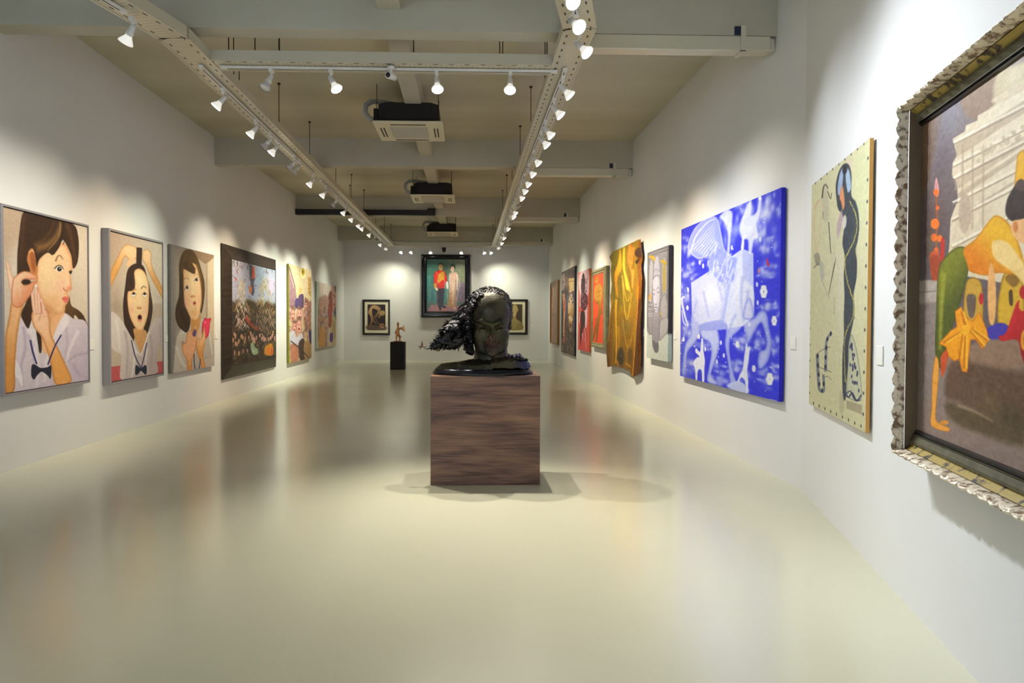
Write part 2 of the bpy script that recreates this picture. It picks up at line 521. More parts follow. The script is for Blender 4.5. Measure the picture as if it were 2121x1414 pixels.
G = 'spotlights on the '
left = [
    # px, py, aim pixel on left wall, mode, power, size, colour, label
    (460, 215, (275, 600), 'on', 120, 50, NEU, 'lit spotlight, first below the bend of the left tray, above the open-mouthed schoolgirl painting'),
    (525, 275, (395, 600), 'on', 150, 46, WARM, 'lit spotlight alone on the left tray, second behind its bend'),
    (552, 300, (330, 620), 'off', 0, 40, None, 'unlit spotlight just before a lit one, front of the first pair on the left tray'),
    (572, 313, (430, 590), 'on', 160, 46, COOLG, 'lit spotlight right behind the unlit one, first pair on the left tray'),
    (607, 345, (420, 600), 'off', 0, 40, None, 'unlit spotlight, nearer one of two dark neighbours on the left tray'),
    (622, 353, (440, 600), 'off', 0, 40, None, 'unlit spotlight, farther one of two dark neighbours on the left tray'),
    (645, 380, (515, 620), 'on', 240, 46, NEU, 'lit spotlight turned to the front on the left tray, level with the second beam'),
    (671, 403, (520, 560), 'warm', 260, 44, WARM, 'warm glowing spotlight on the left tray above the dark-framed painting'),
    (693, 422, (600, 620), 'off', 0, 40, None, 'small unlit spotlight on the left tray behind the warm glowing one'),
    (711, 440, (618, 610), 'on', 300, 46, NEU, 'lit spotlight on the left tray in front of the dark steel channel'),
    (728, 454, (628, 640), 'on', 300, 46, COOLG, 'lit spotlight on the left tray just under the third ceiling beam'),
    (743, 467, (665, 640), 'on', 300, 46, NEU, 'lit spotlight on the left tray, first of the tight far cluster'),
    (756, 473, (676, 620), 'on', 300, 46, COOLG, 'lit spotlight in the far cluster of the left tray, upper of the close pair'),
    (765, 486, (690, 650), 'on', 300, 46, NEU, 'lit spotlight in the far cluster of the left tray, behind the close pair'),
    (779, 494, (700, 650), 'off', 0, 40, None, 'dim spotlight among the farthest on the left tray'),
    (789, 506, (702, 620), 'on', 130, 50, COOLG, 'lit spotlight, last but one on the left tray'),
    (801, 514, None, 'on', 45, 50, COOLG, 'lit spotlight at the far end of the left tray, by the far wall'),
]
for px, py, ap, mode, pw, sz, c, lab in left:
    if c is NEU: c = (0.99, 0.91, 0.71)
    aim = (XL, hit_z(px, py, ZT - 0.20).y - 0.35, 1.75) if ap else at_far(770, 680)
    spotlight(px, py, aim, lab, track_x=XTL, mode=mode, power=pw, size=sz, col=c, group=G + 'left tray')
spotlight(258, 78, at_left(100, 620), 'white spotlight on the near bent stretch of the left tray, pointing at the left wall', near=(XTL, YTBL), mode='on', power=150, size=52, col=NEU, group=G + 'left tray')
right = [
    (1178, 192, (1530, 600), 'on', 145, 52, NEU, 'lit spotlight, first on the right tray behind the near cross tray'),
    (1162, 234, (1480, 620), 'on', 135, 50, COOL, 'lit spotlight, second on the right tray behind the near cross tray'),
    (1146, 277, (1365, 600), 'on', 200, 44, NEU, 'lit spotlight, third on the right tray, level with the first ceiling cassette'),
    (1133, 297, (1300, 600), 'on', 200, 44, WARM, 'lit spotlight on the right tray, just before the second beam'),
    (1119, 335, (1290, 600), 'on', 220, 44, NEU, 'lit spotlight on the right tray against the second beam face'),
    (1108, 359, (1236, 620), 'on', 240, 44, NEU, 'lit spotlight on the right tray just under the second beam'),
    (1099, 380, (1210, 600), 'on', 240, 44, WARM, 'lit spotlight, first of three evenly spaced ones behind the second beam'),
    (1093, 395, (1205, 640), 'on', 240, 44, NEU, 'lit spotlight, middle of three evenly spaced ones behind the second beam'),
    (1085, 409, (1178, 620), 'on', 240, 44, COOLG, 'lit spotlight, last of three evenly spaced ones behind the second beam'),
    (1073, 426, (1176, 600), 'off', 0, 40, None, 'unlit spotlight on the right tray before the third beam'),
    (1068, 440, (1176, 600), 'on', 260, 44, WARM, 'lit spotlight on the right tray under the third beam, nearer of a close pair'),
    (1066, 448, (1150, 620), 'on', 260, 44, NEU, 'lit spotlight on the right tray under the third beam, farther of a close pair'),
    (1058, 460, (1150, 600), 'off', 0, 40, None, 'unlit spotlight on the right tray behind the third beam'),
    (1055, 473, (1147, 650), 'on', 260, 46, COOLG, 'lit spotlight between two dim ones on the far right tray'),
    (1047, 485, (1142, 620), 'off', 0, 40, None, 'dim spotlight near the far end of the right tray'),
    (1042, 492, (1142, 620), 'warm', 200, 46, WARM, 'small warm spotlight near the far end of the right tray'),
    (1041, 503, (1138, 620), 'on', 110, 50, COOLG, 'lit spotlight, last but one on the right tray'),
    (1035, 512, None, 'on', 45, 50, COOLG, 'lit spotlight at the far end of the right tray, by the far wall'),
]
for px, py, ap, mode, pw, sz, c, lab in right:
    if c is NEU and py > 300: c = (0.99, 0.91, 0.71)
    aim = (XR, hit_z(px, py, ZT - 0.20).y - 0.35, 1.75) if ap else at_far(1085, 680)
    spotlight(px, py, aim, lab, track_x=XTR, mode=mode, power=pw, size=sz, col=c, group=G + 'right tray')
for px, py, ap, pw, lab in ((1190, 0, (2100, 600), 290, 'large lit spotlight at the top edge, nearest on the right tray'),
                            (1211, 52, (1950, 620), 200, 'large lit spotlight with its bright face showing, second nearest on the right tray'),
                            (1214, 103, (1745, 600), 170, 'lit spotlight tilted to the right wall just before the near cross tray')):
    spotlight(px, py, at_near(*ap), lab, near=(XTR, YTBR), mode='on', power=pw, size=56, col=COOL, group=G + 'right tray')
for px, py, mode, aim, lab, pw in (
        (563, 178, 'off', (-3.2, 6.0, 1.0), 'unlit spotlight, leftmost on the near cross tray', 0),
        (686, 180, 'on', (0.1, 6.2, 1.3), 'lit spotlight, second from the left on the near cross tray', 260),
        (905, 186, 'on', (0.0, 5.2, 0.3), 'lit spotlight in the middle of the near cross tray facing the camera', 330),
        (1056, 187, 'on', (0.25, 5.0, 0.2), 'lit spotlight, rightmost on the near cross tray', 330)):
    spotlight(px, py, aim, lab, track_y=YX0, mode=mode, power=pw * 1.15, size=48, col=NEU, group=G + 'near cross tray')
for px, py, ax, lab in ((830, 518, 775, 'tiny lit spotlight, leftmost under the far cross tray'),
                    (851, 518, 800, 'tiny lit spotlight, second from left under the far cross tray'),
                    (889, 518, 900, 'tiny lit spotlight above the left edge of the portrait'),
                    (956, 518, 945, 'tiny lit spotlight above the right edge of the portrait'),
                    (1002, 517, 1050, 'tiny lit spotlight, second from right under the far cross tray'),
                    (1016, 517, 1075, 'tiny lit spotlight, rightmost under the far cross tray')):
    hx, hz = at_far(ax, 640)[0], at_far(ax, 640)[2]
    spotlight(px, py, (hx, YF, hz), lab, track_y=YX1, mode='on', power=80, size=68, col=(1.0, 0.98, 0.74), group=G + 'far cross tray')

# ------------------------------------------------------------------ ceiling cassettes
m_case = new_mat('cassette_foam', (30, 29, 34), 0.85)
m_panel = new_mat('cassette_panel', (222, 214, 186), 0.4)
m_vent = new_mat('cassette_vent', (48, 42, 34), 0.6)
m_grill = new_mat('cassette_grill', (200, 194, 178), 0.5)
m_duct = new_mat('pipe_insulation', (164, 166, 168), 0.7)
for i, (px0, px1, py, s) in enumerate(((772, 916, 254, 'nearest and largest'), (850, 941, 411, 'middle'), (884, 948, 481, 'farthest'))):
    y0 = 0.95 * FPX / (px1 - px0)
    p = hit_y((px0 + px1) / 2, py, y0)
    t = thing('air_conditioner', 'cream ceiling cassette air conditioner with a black casing, %s of the three' % s, 'air conditioner', (p.x, y0, EYE + 2.66), 0, 'ceiling cassettes')
    c = 0.10; w = 0.415
    b = MB()
    b.prism([(-w + c, 0.06), (w - c, 0.06), (w, 0.06 + c), (w, 0.89 - c), (w - c, 0.89), (-w + c, 0.89), (-w, 0.89 - c), (-w, 0.06 + c)], 0.035, 0.30)
    bevel(b.build('casing', m_case, t), 0.01, 2)
    b = MB(); b.box(-0.475, 0.475, 0, 0.95, 0, 0.035)
    panel = bevel(b.build('panel', m_panel, t), 0.015, 3)
    b = MB(); b.box(-0.26, 0.26, 0.2, 0.75, -0.006, 0.0)
    for k in range(14): b.box(-0.25, 0.25, 0.215 + k * 0.038, 0.235 + k * 0.038, -0.010, -0.006)
    b.build('intake_grill', m_grill, panel)
    for (x0, x1, ya, yb) in ((-0.24, 0.24, 0.07, 0.105), (-0.24, 0.24, 0.845, 0.88)):
        b = MB(); b.box(x0, x1, ya, yb, -0.003, 0.001); b.build('air_slot', m_vent, panel)
    for sx in (-1, 1):
        for k in (0.34, 0.385):
            b = MB(); b.box(min(sx * k, sx * (k + 0.017)), max(sx * k, sx * (k + 0.017)), 0.25, 0.70, -0.003, 0.001); b.build('air_slot', m_vent, panel)
    # insulated pipe looping out of the left side and back over the top
    b = MB()
    pts = [(-0.43, 0.22, 0.10), (-0.50, 0.18, 0.09), (-0.56, 0.16, 0.12), (-0.60, 0.17, 0.20), (-0.59, 0.20, 0.30), (-0.52, 0.24, 0.36), (-0.40, 0.30, 0.375), (-0.20, 0.4, 0.37), (0.0, 0.55, 0.36)]
    b.tube(pts, 0.036, 10)
    b.build('insulated_pipe', m_duct, t, True)
    b = MB(); b.box(-0.48, -0.415, 0.14, 0.4, 0.04, 0.24)
    bevel(b.build('control_box', m_case, t), 0.01, 2)
    for (x, y) in ((-0.38, 0.15), (0.36, 0.15), (-0.36, 0.82), (0.34, 0.82)):
        b = MB(); b.tube([(x * 1.14, y, 0.08), (x * 1.14, y, ZC - (EYE + 2.66))], 0.005, 6)
        b.box(x * 1.14 - 0.02, x * 1.14 + 0.02, y - 0.02, y + 0.02, 0.08, 0.095)
        b.build('hanger_rod', m_rod, t)

# ------------------------------------------------------------------ security cameras
m_black = new_mat('black_plastic', (24, 24, 28), 0.3)
p = hit_z(812, 165, ZT - 0.11)
t = thing('security_camera', 'small white security camera with a round dark eye under the near cross tray', 'camera', (p.x, YX0 - 0.06, ZT - 0.01))
b = MB(); b.tube([(0, 0, 0), (0, 0, -0.03)], 0.035, 16); b.tube([(0, 0, -0.03), (0.0, -0.0, -0.07)], 0.012, 8)
b.build('mount', m_white, t, True)
b = MB(); b.tube([(0.03, 0.06, -0.09), (-0.02, -0.06, -0.11)], [0.034, 0.036], 18)
b.build('body', m_white, t, True)
b = MB(); b.tube([(-0.02, -0.06, -0.11), (-0.0225, -0.066, -0.111)], 0.025, 18)
b.build('lens', m_black, t, True)
p = hit_y(919.5, 512, YX1 - 0.2)
t = thing('security_camera', 'dark dome security camera hanging in front of the far wall above the portrait', 'camera', (p.x, YX1 - 0.2, ZT))
b = MB(); b.box(-0.02, 0.02, -0.02, 0.06, -0.02, 0.0); b.tube([(0, 0, -0.0), (0, 0, -0.06)], 0.012, 8)
b.build('mount', m_white, t)
b = MB(); b.lathe([(0.01, -0.24), (0.045, -0.22), (0.07, -0.17), (0.075, -0.13), (0.075, -0.06)], 18)
b.build('dome', m_black, t, True)
# ------------------------------------------------------------------ pedestal and bust
m_wood = new_mat('wood_veneer', (110, 80, 66), 0.45)
n, l, bs = nodes(m_wood)
tc = n.new('ShaderNodeTexCoord'); mp = n.new('ShaderNodeMapping')
mp.inputs['Scale'].default_value = (0.8, 0.8, 9.0)
l.new(tc.outputs['Object'], mp.inputs['Vector'])
n1 = n.new('ShaderNodeTexNoise'); n1.inputs['Scale'].default_value = 1.6; n1.inputs['Detail'].default_value = 5; n1.inputs['Roughness'].default_value = 0.55; n1.inputs['Distortion'].default_value = 0.35
l.new(mp.outputs['Vector'], n1.inputs['Vector'])
mp2 = n.new('ShaderNodeMapping'); mp2.inputs['Scale'].default_value = (2.5, 2.5, 70.0)
l.new(tc.outputs['Object'], mp2.inputs['Vector'])
n2 = n.new('ShaderNodeTexNoise'); n2.inputs['Scale'].default_value = 1.5; n2.inputs['Detail'].default_value = 4
l.new(mp2.outputs['Vector'], n2.inputs['Vector'])
cr = n.new('ShaderNodeValToRGB')
e = cr.color_ramp.elements
e[0].position = 0.36; e[0].color = (*lin((58, 40, 34)), 1)
e[1].position = 0.66; e[1].color = (*lin((158, 118, 94)), 1)
x = e.new(0.44); x.color = (*lin((92, 64, 54)), 1)
x = e.new(0.52); x.color = (*lin((122, 88, 72)), 1)
x = e.new(0.60); x.color = (*lin((134, 100, 74)), 1)
mxx = n.new('ShaderNodeMix'); mxx.data_type = 'FLOAT'; mxx.inputs['Factor'].default_value = 0.42
l.new(n1.outputs['Fac'], mxx.inputs['A']); l.new(n2.outputs['Fac'], mxx.inputs['B'])
l.new(mxx.outputs['Result'], cr.inputs['Fac']); l.new(cr.outputs['Color'], bs.inputs['Base Color'])

pA = hit_z(891.5, 1005, 0); pB = hit_z(1118, 1004, 0)
PY = (pA.y + pB.y) / 2
PXC = (pA.x + pB.x) / 2
PWID = pB.x - pA.x
PH = EYE - (778.5 - 662) * PY / FPX
PD = 0.56
b = MB(); b.box(-PWID / 2, PWID / 2, 0, PD, 0, PH)
ped = b.build('sculpture_pedestal', m_wood)
ped.location = (PXC, PY, 0)
tag(ped, 'large square brown wood-grain pedestal under the bronze head', 'pedestal')
bevel(ped, 0.003, 2)

# bronze head: local metres, x right, y away from the camera, z up, origin on the pedestal top
BX, BY = None, PY + 0.255
_p = hit_y(1016.6, 773, BY)
BX = _p.x
bust = thing('bronze_head_sculpture', 'dark bronze bowed head with windblown jagged hair on the wood-grain pedestal', 'sculpture', (BX, BY, PH))
m_bronze = new_mat('bronze_patina', (62, 58, 48), 0.36, 0.85)
cr_b = noise_mix(m_bronze, (40, 38, 34), (72, 66, 48), 5.0, 4, bump=0.3, bump_scale=60)
def tint_add(m, boxes):
    """real patina patches: local position falloff mixes another colour in"""
    n, l, bs = nodes(m)
    src = bs.inputs['Base Color'].links[0].from_socket
    tc = n.new('ShaderNodeTexCoord')
    for (cx, cy, cz, r, col, amt) in boxes:
        vd = n.new('ShaderNodeVectorMath'); vd.operation = 'DISTANCE'
        vd.inputs[1].default_value = (cx, cy, cz)
        l.new(tc.outputs['Object'], vd.inputs[0])
        mr = n.new('ShaderNodeMapRange'); mr.interpolation_type = 'SMOOTHSTEP'
        mr.inputs['From Min'].default_value = r; mr.inputs['From Max'].default_value = r * 0.3
        mr.inputs['To Min'].default_value = 0; mr.inputs['To Max'].default_value = amt
        l.new(vd.outputs['Value'], mr.inputs['Value'])
        mx = n.new('ShaderNodeMix'); mx.data_type = 'RGBA'
        mx.inputs['B'].default_value = (*lin(col), 1)
        l.new(mr.outputs['Result'], mx.inputs['Factor']); l.new(src, mx.inputs['A'])
        src = mx.outputs['Result']
    l.new(src, bs.inputs['Base Color'])
tint_add(m_bronze, [(0.0, -0.24, 0.28, 0.12, (70, 38, 32), 0.6), (0.0, -0.27, 0.345, 0.05, (118, 78, 72), 0.6), (0.0, -0.2, 0.42, 0.14, (72, 72, 40), 0.6),
                    (0.30, 0.0, 0.08, 0.26, (34, 40, 92), 0.7)])
m_bronze.node_tree.nodes['Principled BSDF'].inputs['Metallic'].default_value = 0.55
m_bronze.node_tree.nodes['Principled BSDF'].inputs['Roughness'].default_value = 0.42
m_hair = new_mat('bronze_hair', (40, 39, 44), 0.38, 0.6)

def smin(a, b, k):
    h = np.clip(0.5 + 0.5 * (b - a) / k, 0, 1)
    return b * (1 - h) + a * h - k * h * (1 - h)
def smax(a, b, k): return -smin(-a, -b, k)
def s_ell(p, c, r):
    q = (p - np.array(c)) / np.array(r)
    k0 = np.linalg.norm(q, axis=1)
    k1 = np.linalg.norm(q / np.array(r), axis=1) + 1e-9
    return k0 * (k0 - 1) / k1
def s_cap(p, a, b, ra, rb):
    a = np.array(a); b = np.array(b)
    pa = p - a; ba = b - a
    h = np.clip((pa @ ba) / (ba @ ba), 0, 1)
    return np.linalg.norm(pa - h[:, None] * ba, axis=1) - (ra + (rb - ra) * h)
def head_sdf(p):
    d = s_ell(p, (0.0, 0.03, 0.57), (0.192, 0.25, 0.235))
    d = smin(d, s_ell(p, (0.0, 0.03, 0.645), (0.190, 0.20, 0.155)), 0.05)       # broad crown
    d = smin(d, s_ell(p, (0.0, -0.075, 0.58), (0.172, 0.155, 0.18)), 0.05)      # forehead
    d = smin(d, s_ell(p, (0.0, -0.03, 0.39), (0.170, 0.185, 0.21)), 0.05)      # mid face
    d = smin(d, s_ell(p, (0.0, -0.06, 0.27), (0.145, 0.13, 0.125)), 0.06)      # jaw
    d = smin(d, s_ell(p, (0.0, -0.175, 0.205), (0.05, 0.035, 0.035)), 0.03)    # chin
    for s in (-1, 1):
        d = smin(d, s_ell(p, (s * 0.105, -0.135, 0.365), (0.055, 0.045, 0.05)), 0.04)   # cheek bones
        d = smax(d, -s_ell(p, (s * 0.078, -0.238, 0.428), (0.056, 0.062, 0.034)), 0.02)   # sockets
        d = smin(d, s_ell(p, (s * 0.076, -0.178, 0.415), (0.036, 0.025, 0.022)), 0.012) # closed lids
        d = smin(d, s_cap(p, (s * 0.148, -0.145, 0.505), (s * 0.085, -0.213, 0.495), 0.012, 0.024), 0.018)
        d = smin(d, s_cap(p, (s * 0.085, -0.213, 0.495), (s * 0.018, -0.228, 0.468), 0.024, 0.018), 0.018)
    d = smin(d, s_cap(p, (0, -0.208, 0.455), (0, -0.276, 0.332), 0.018, 0.029), 0.014)  # nose
    for s in (-1, 1):
        d = smin(d, s_ell(p, (s * 0.030, -0.236, 0.322), (0.018, 0.022, 0.016)), 0.012)
        d = smax(d, -s_ell(p, (s * 0.085, -0.21, 0.26), (0.03, 0.05, 0.05)), 0.03)     # hollow beside mouth
    d = smax(d, -s_cap(p, (0, -0.245, 0.305), (0, -0.228, 0.285), 0.005, 0.007), 0.008)
    d = smin(d, s_ell(p, (0, -0.188, 0.270), (0.052, 0.024, 0.012)), 0.012)
    d = smin(d, s_ell(p, (0, -0.183, 0.246), (0.042, 0.022, 0.013)), 0.012)
    d = smax(d, -s_ell(p, (0, -0.215, 0.2585), (0.048, 0.022, 0.0035)), 0.006)
    return d

rng = np.random.RandomState(7)
def vnoise3(p, f, seed=0):
    """cheap smooth noise from summed sines"""
    r = np.random.RandomState(seed)
    out = np.zeros(len(p))
    for _ in range(6):
        k = r.normal(size=3); k = k / np.linalg.norm(k) * f * r.uniform(0.7, 1.4)
        out += np.sin(p @ k + r.uniform(0, 6.28))
    return out / 6
bm = bmesh.new()
bmesh.ops.create_icosphere(bm, subdivisions=7, radius=1.0)
dirs = np.array([v.co[:] for v in bm.verts])
C0 = np.array((0, -0.03, 0.45))
lo = np.full(len(dirs), 0.02); hi = np.full(len(dirs), 0.60)
for _ in range(26):
    mid = (lo + hi) / 2
    inside = head_sdf(C0 + dirs * mid[:, None]) < 0
    lo = np.where(inside, mid, lo); hi = np.where(inside, hi, mid)
P_ = C0 + dirs * lo[:, None]
# scalp is rough, brows and mouth carry fine ragged texture
hl = (P_[:, 0] / 0.170) ** 2 + ((P_[:, 2] - 0.52) / 0.238) ** 2
scalp = (np.clip((P_[:, 1] - 0.03) * 30, 0, 1) + np.clip((hl - 1) * 14, 0, 1)) * (P_[:, 2] > 0.40)
scalp = np.clip(scalp, 0, 1)
mouth = np.exp(-(((P_[:, 0] + 0.01) / 0.09) ** 2 + ((P_[:, 2] - 0.265) / 0.045) ** 2)) * (P_[:, 1] < -0.1)
neckr = np.clip((0.24 - P_[:, 2]) * 12, 0, 1) * 0.4
disp = 0.007 * scalp * (vnoise3(P_, 110, 1) + 0.6 * vnoise3(P_, 220, 2)) + 0.011 * mouth * vnoise3(P_, 150, 3) + 0.0012 * vnoise3(P_, 90, 4) + 0.006 * neckr * vnoise3(P_, 120, 6)
brow = np.exp(-(((np.abs(P_[:, 0]) - 0.085) / 0.06) ** 2 + ((P_[:, 2] - 0.488) / 0.018) ** 2)) * (P_[:, 1] < -0.1)
disp += 0.006 * brow * np.sin(P_[:, 0] * 420 + P_[:, 2] * 200 * np.sign(P_[:, 0]))
P_ = P_ + dirs * disp[:, None]
for v, c in zip(bm.verts, P_): v.co = c
me = bpy.data.meshes.new('head'); bm.to_mesh(me); bm.free()
me.materials.append(m_bronze)
me.polygons.foreach_set('use_smooth', [True] * len(me.polygons))
head = bpy.data.objects.new('head', me); COL.objects.link(head); head.parent = bust

# neck running into the low shoulder mound (one skin)
NR, NS = 60, 160
vs_, fs_ = [], []
cx0 = -0.0745
for i in range(NR + 1):
    t_ = i / NR
    for k in range(NS):
        a = 2 * math.pi * k / NS
        ca, sa = math.cos(a), math.sin(a)
        # neck ring
        zt = 0.34 - (0.19 if ca > 0 else 0.205) * min(1, t_ / 0.42)
        rx, ry = 0.148, 0.15
        if t_ <= 0.42:
            u = t_ / 0.42
            x = 0.002 + rx * ca * (1 + 0.12 * u ** 3); y = 0.0 + ry * sa * (1 + 0.08 * u ** 3); z = zt
        else:
            u = (t_ - 0.42) / 0.58
            e = u
            x1, y1 = 0.002 + rx * ca * 1.12, ry * sa * 1.08
            x2, y2 = cx0 + 0.452 * ca, 0.245 * sa
            x = x1 + (x2 - x1) * e; y = y1 + (y2 - y1) * e
            z = (0.162 if x > 0 else 0.138) - 0.05 * e - 0.045 * max(0, e - 0.84) / 0.16
            z += 0.045 * math.exp(-((x - 0.24) / 0.12) ** 2) * math.sin(math.pi * min(1, u * 1.05))
            z += -0.006 * math.sin(math.pi * u)
        vs_.append((x, y, z))
arr = np.array(vs_)
amp = 0.009 + 0.016 * np.clip((arr[:, 0] - 0.08) * 8, 0, 1) * (arr[:, 2] < 0.2)
nz_ = vnoise3(arr, 75, 11) + 0.7 * vnoise3(arr, 150, 12)
arr[:, 2] += amp * nz_
arr[:, 0] += 0.004 * vnoise3(arr, 120, 13)
for i in range(NR):
    for k in range(NS):
        k2 = (k + 1) % NS
        fs_.append((i * NS + k, (i + 1) * NS + k, (i + 1) * NS + k2, i * NS + k2))
mesh_obj('neck_and_shoulders', arr.tolist(), fs_, m_bronze, bust, True)
# smooth oval rim
b = MB()
prof = [(0.97, 0.0), (1.0, 0.004), (1.0, 0.020), (0.985, 0.028), (0.97, 0.032), (0.955, 0.045), (0.90, 0.058)]
seg = 96
vv, ff = [], []
for r_, z_ in prof:
    for k in range(seg):
        a = 2 * math.pi * k / seg
        vv.append((cx0 + 0.4725 * r_ * math.cos(a), 0.275 * (r_ if r_ > .94 else .88) * math.sin(a), z_))
for i in range(len(prof) - 1):
    for k in range(seg):
        ff.append((i * seg + k, i * seg + (k + 1) % seg, (i + 1) * seg + (k + 1) % seg, (i + 1) * seg + k))
ff.append(tuple(range(seg - 1, -1, -1))); ff.append(tuple((len(prof) - 1) * seg + k for k in range(seg)))
m_rim = new_mat('bronze_rim', (40, 42, 50), 0.25, 0.8)
mesh_obj('oval_base', vv, ff, m_rim, bust, True)

# windblown hair: tapering mass plus many flame-like locks
def bl(px, py, y=0.0):                  # point in the 6.735x crop -> bust local
    return Vector(((px - 1055) / 1471.0, y, (1300 - py) / 1471.0))
hb = MB()
stations = [(940, 520, 330, .05), (850, 580, 300, .04), (745, 650, 245, .03), (625, 725, 190, .0), (505, 795, 132, -.02), (390, 850, 82, -.03), (285, 905, 40, -.03), (215, 945, 13, -.03), (170, 958, 8, -.03), (135, 940, 5, -.03)]
seg = 28
vv, ff = [], []
for i, (sx, sy, r, yy) in enumerate(stations):
    c = bl(sx, sy, yy); r = r / 1471.0
    j0, j1 = stations[max(i - 1, 0)], stations[min(i + 1, len(stations) - 1)]
    tdir = (bl(j1[0], j1[1]) - bl(j0[0], j0[1])).normalized()
    nrm = Vector((-tdir.z, 0, tdir.x))
    for k in range(seg):
        a = 2 * math.pi * k / seg
        rr = r * 0.92 * (1 + 0.10 * math.sin(3 * a + i))
        rr *= 0.84
        vv.append(c + nrm * math.cos(a) * rr + Vector((0, 1, 0)) * math.sin(a) * min(rr * 0.8, 0.10))
for i in range(len(stations) - 1):
    for k in range(seg):
        ff.append((i * seg + k, i * seg + (k + 1) % seg, (i + 1) * seg + (k + 1) % seg, (i + 1) * seg + k))
hb.add(vv, ff)
rr_ = random.Random(5)
def lock(p, d, up, L, w, curl):
    """one flame-like lock: bent leaf with a ridge"""
    d = d.normalized(); side = d.cross(up).normalized(); up = side.cross(d).normalized()
    n_ = 6; base = []
    vs_, fs_ = [], []
    for i in range(n_):
        t = i / (n_ - 1)
        wi = w * (0.45 + 1.3 * t) * (1 - t) ** 0.6 * 1.4 if t < 1 else 0.0
        q = p + d * (L * t) + up * (curl * L * (math.sin(t * 3.6) * 0.30)) + side * (L * 0.16 * math.sin(t * 4.2 + curl * 3))
        lift = w * 0.45 * (1 - t)
        vs_ += [q - side * wi, q + up * lift, q + side * wi, q - up * lift * 0.6]
    for i in range(n_ - 1):
        for k in range(4):
            fs_.append((i * 4 + k, i * 4 + (k + 1) % 4, (i + 1) * 4 + (k + 1) % 4, (i + 1) * 4 + k))
    hb.add(vs_, fs_)
# locks over the flying mass
for i in range(520):
    t = rr_.random() ** 0.9 * 6.2
    j = int(t); f = t - j
    A, Bs = stations[j], stations[j + 1]
    sx, sy, r, yy = [A[q] + (Bs[q] - A[q]) * f for q in range(4)]
    c = bl(sx, sy, yy); r = r / 1471.0
    td = (bl(Bs[0], Bs[1], Bs[3]) - bl(A[0], A[1], A[3])).normalized()
    nrm = Vector((-td.z, 0, td.x)); a = rr_.uniform(0, 2 * math.pi)
    o_ = nrm * math.cos(a) + Vector((0, 1, 0)) * math.sin(a)
    p = c + nrm * math.cos(a) * r * 0.74 + Vector((0, 1, 0)) * math.sin(a) * min(r * 0.65, 0.09)
    d = td + o_ * rr_.uniform(0.15, 0.75) + Vector((rr_.uniform(-.15, .15), rr_.uniform(-.2, .2), rr_.uniform(-.25, .25)))
    s_ = 0.28 + 0.72 * min(1, r / 0.11)
    lock(p, d, o_, rr_.uniform(0.07, 0.13) * s_, rr_.uniform(0.016, 0.027) * s_, rr_.choice((-1, 1)) * rr_.uniform(.3, 1))
for (x0, y0, x1, y1, w) in ((520, 740, 275, 822, .014), (640, 640, 350, 742, .014), (560, 880, 435, 945, .014), (700, 860, 560, 920, .014), (800, 900, 665, 944, .018), (830, 870, 720, 935, .016),
                            (720, 560, 520, 590, .013), (620, 600, 450, 636, .013), (740, 300, 645, 345, .012), (680, 420, 560, 462, .012), (600, 520, 520, 560, .012), (400, 830, 240, 890, .011), (800, 250, 700, 300, .012), (760, 330, 690, 330, .012), (700, 400, 600, 420, .013), (660, 470, 540, 540, .013), (580, 580, 480, 655, .013), (500, 670, 400, 700, .012)):
    a0 = bl(x0, y0, -0.06); a1 = bl(x1, y1, -0.07)
    lock(a0, a1 - a0, Vector((0, -1, 0)), (a1 - a0).length * 1.05, w, 0.5)
# locks over the scalp: crown, back and sides, all swept towards the left
hv = P_
cand = [i for i in range(0, len(hv)) if scalp[i] > 0.3 and hv[i][2] > 0.42 and (hv[i][1] < 0.10 or i % 4 == 0)]
rr_.shuffle(cand)
def near_face_left(p): return p[0] < -0.10
cnt = 0
for i in cand:
    if cnt >= 1500: break
    p = Vector(hv[i]); nrm = (p - Vector((0, 0.0, 0.52))).normalized()
    flow = Vector((-1.0, 0.15 if p.y > 0 else 0.35, -0.35 if p.x < 0 else 0.25))
    if p.x > 0.12: flow = Vector((-0.3, 0.5, 0.6))
    flow = flow - nrm * flow.dot(nrm)
    big = 1.0 + 0.9 * max(0, min(1, (-p.x - 0.02) / 0.12))
    d = flow.normalized() + nrm * rr_.uniform(0.08, 0.35 + 0.25 * (big - 1)) + Vector((rr_.uniform(-.35, .35), rr_.uniform(-.3, .3), rr_.uniform(-.35, .35)))
    lock(p - nrm * 0.004, d, nrm, rr_.uniform(0.016, 0.032) * big, rr_.uniform(0.008, 0.013) * big, rr_.choice((-1, 1)))
    cnt += 1
# left temple, jaw corner and nape
for i in range(170):
    z = rr_.uniform(0.22, 0.70); y = rr_.uniform(-0.12, 0.16)
    x = -0.155 - 0.03 * math.sin((z - 0.2) / 0.5 * math.pi)
    p = Vector((x, y, z)); o_ = Vector((-0.7, -0.5 if y < 0 else 0.3, 0))
    lock(p, Vector((-1, rr_.uniform(-.3, .1), rr_.uniform(-.7, 0.0))), o_.normalized(), rr_.uniform(0.05, 0.09), rr_.uniform(0.014, 0.022), rr_.choice((-1, 1)))
# ragged shoulder and neck edge
for i in range(220):
    x = rr_.gauss(0.25, 0.07); y = rr_.uniform(-0.16, 0.14)
    if not (0.16 < x < 0.33): continue
    p = Vector((x, y, 0.112 + 0.035 * math.exp(-((x - .24) / .1) ** 2)))
    lock(p, Vector((rr_.uniform(-1, 1), rr_.uniform(-1, .3), rr_.uniform(0.0, .7))), Vector((0, 0, 1)), rr_.uniform(0.02, 0.035), rr_.uniform(0.010, 0.016), rr_.choice((-1, 1)))
hb.build('hair', m_hair, bust, False)
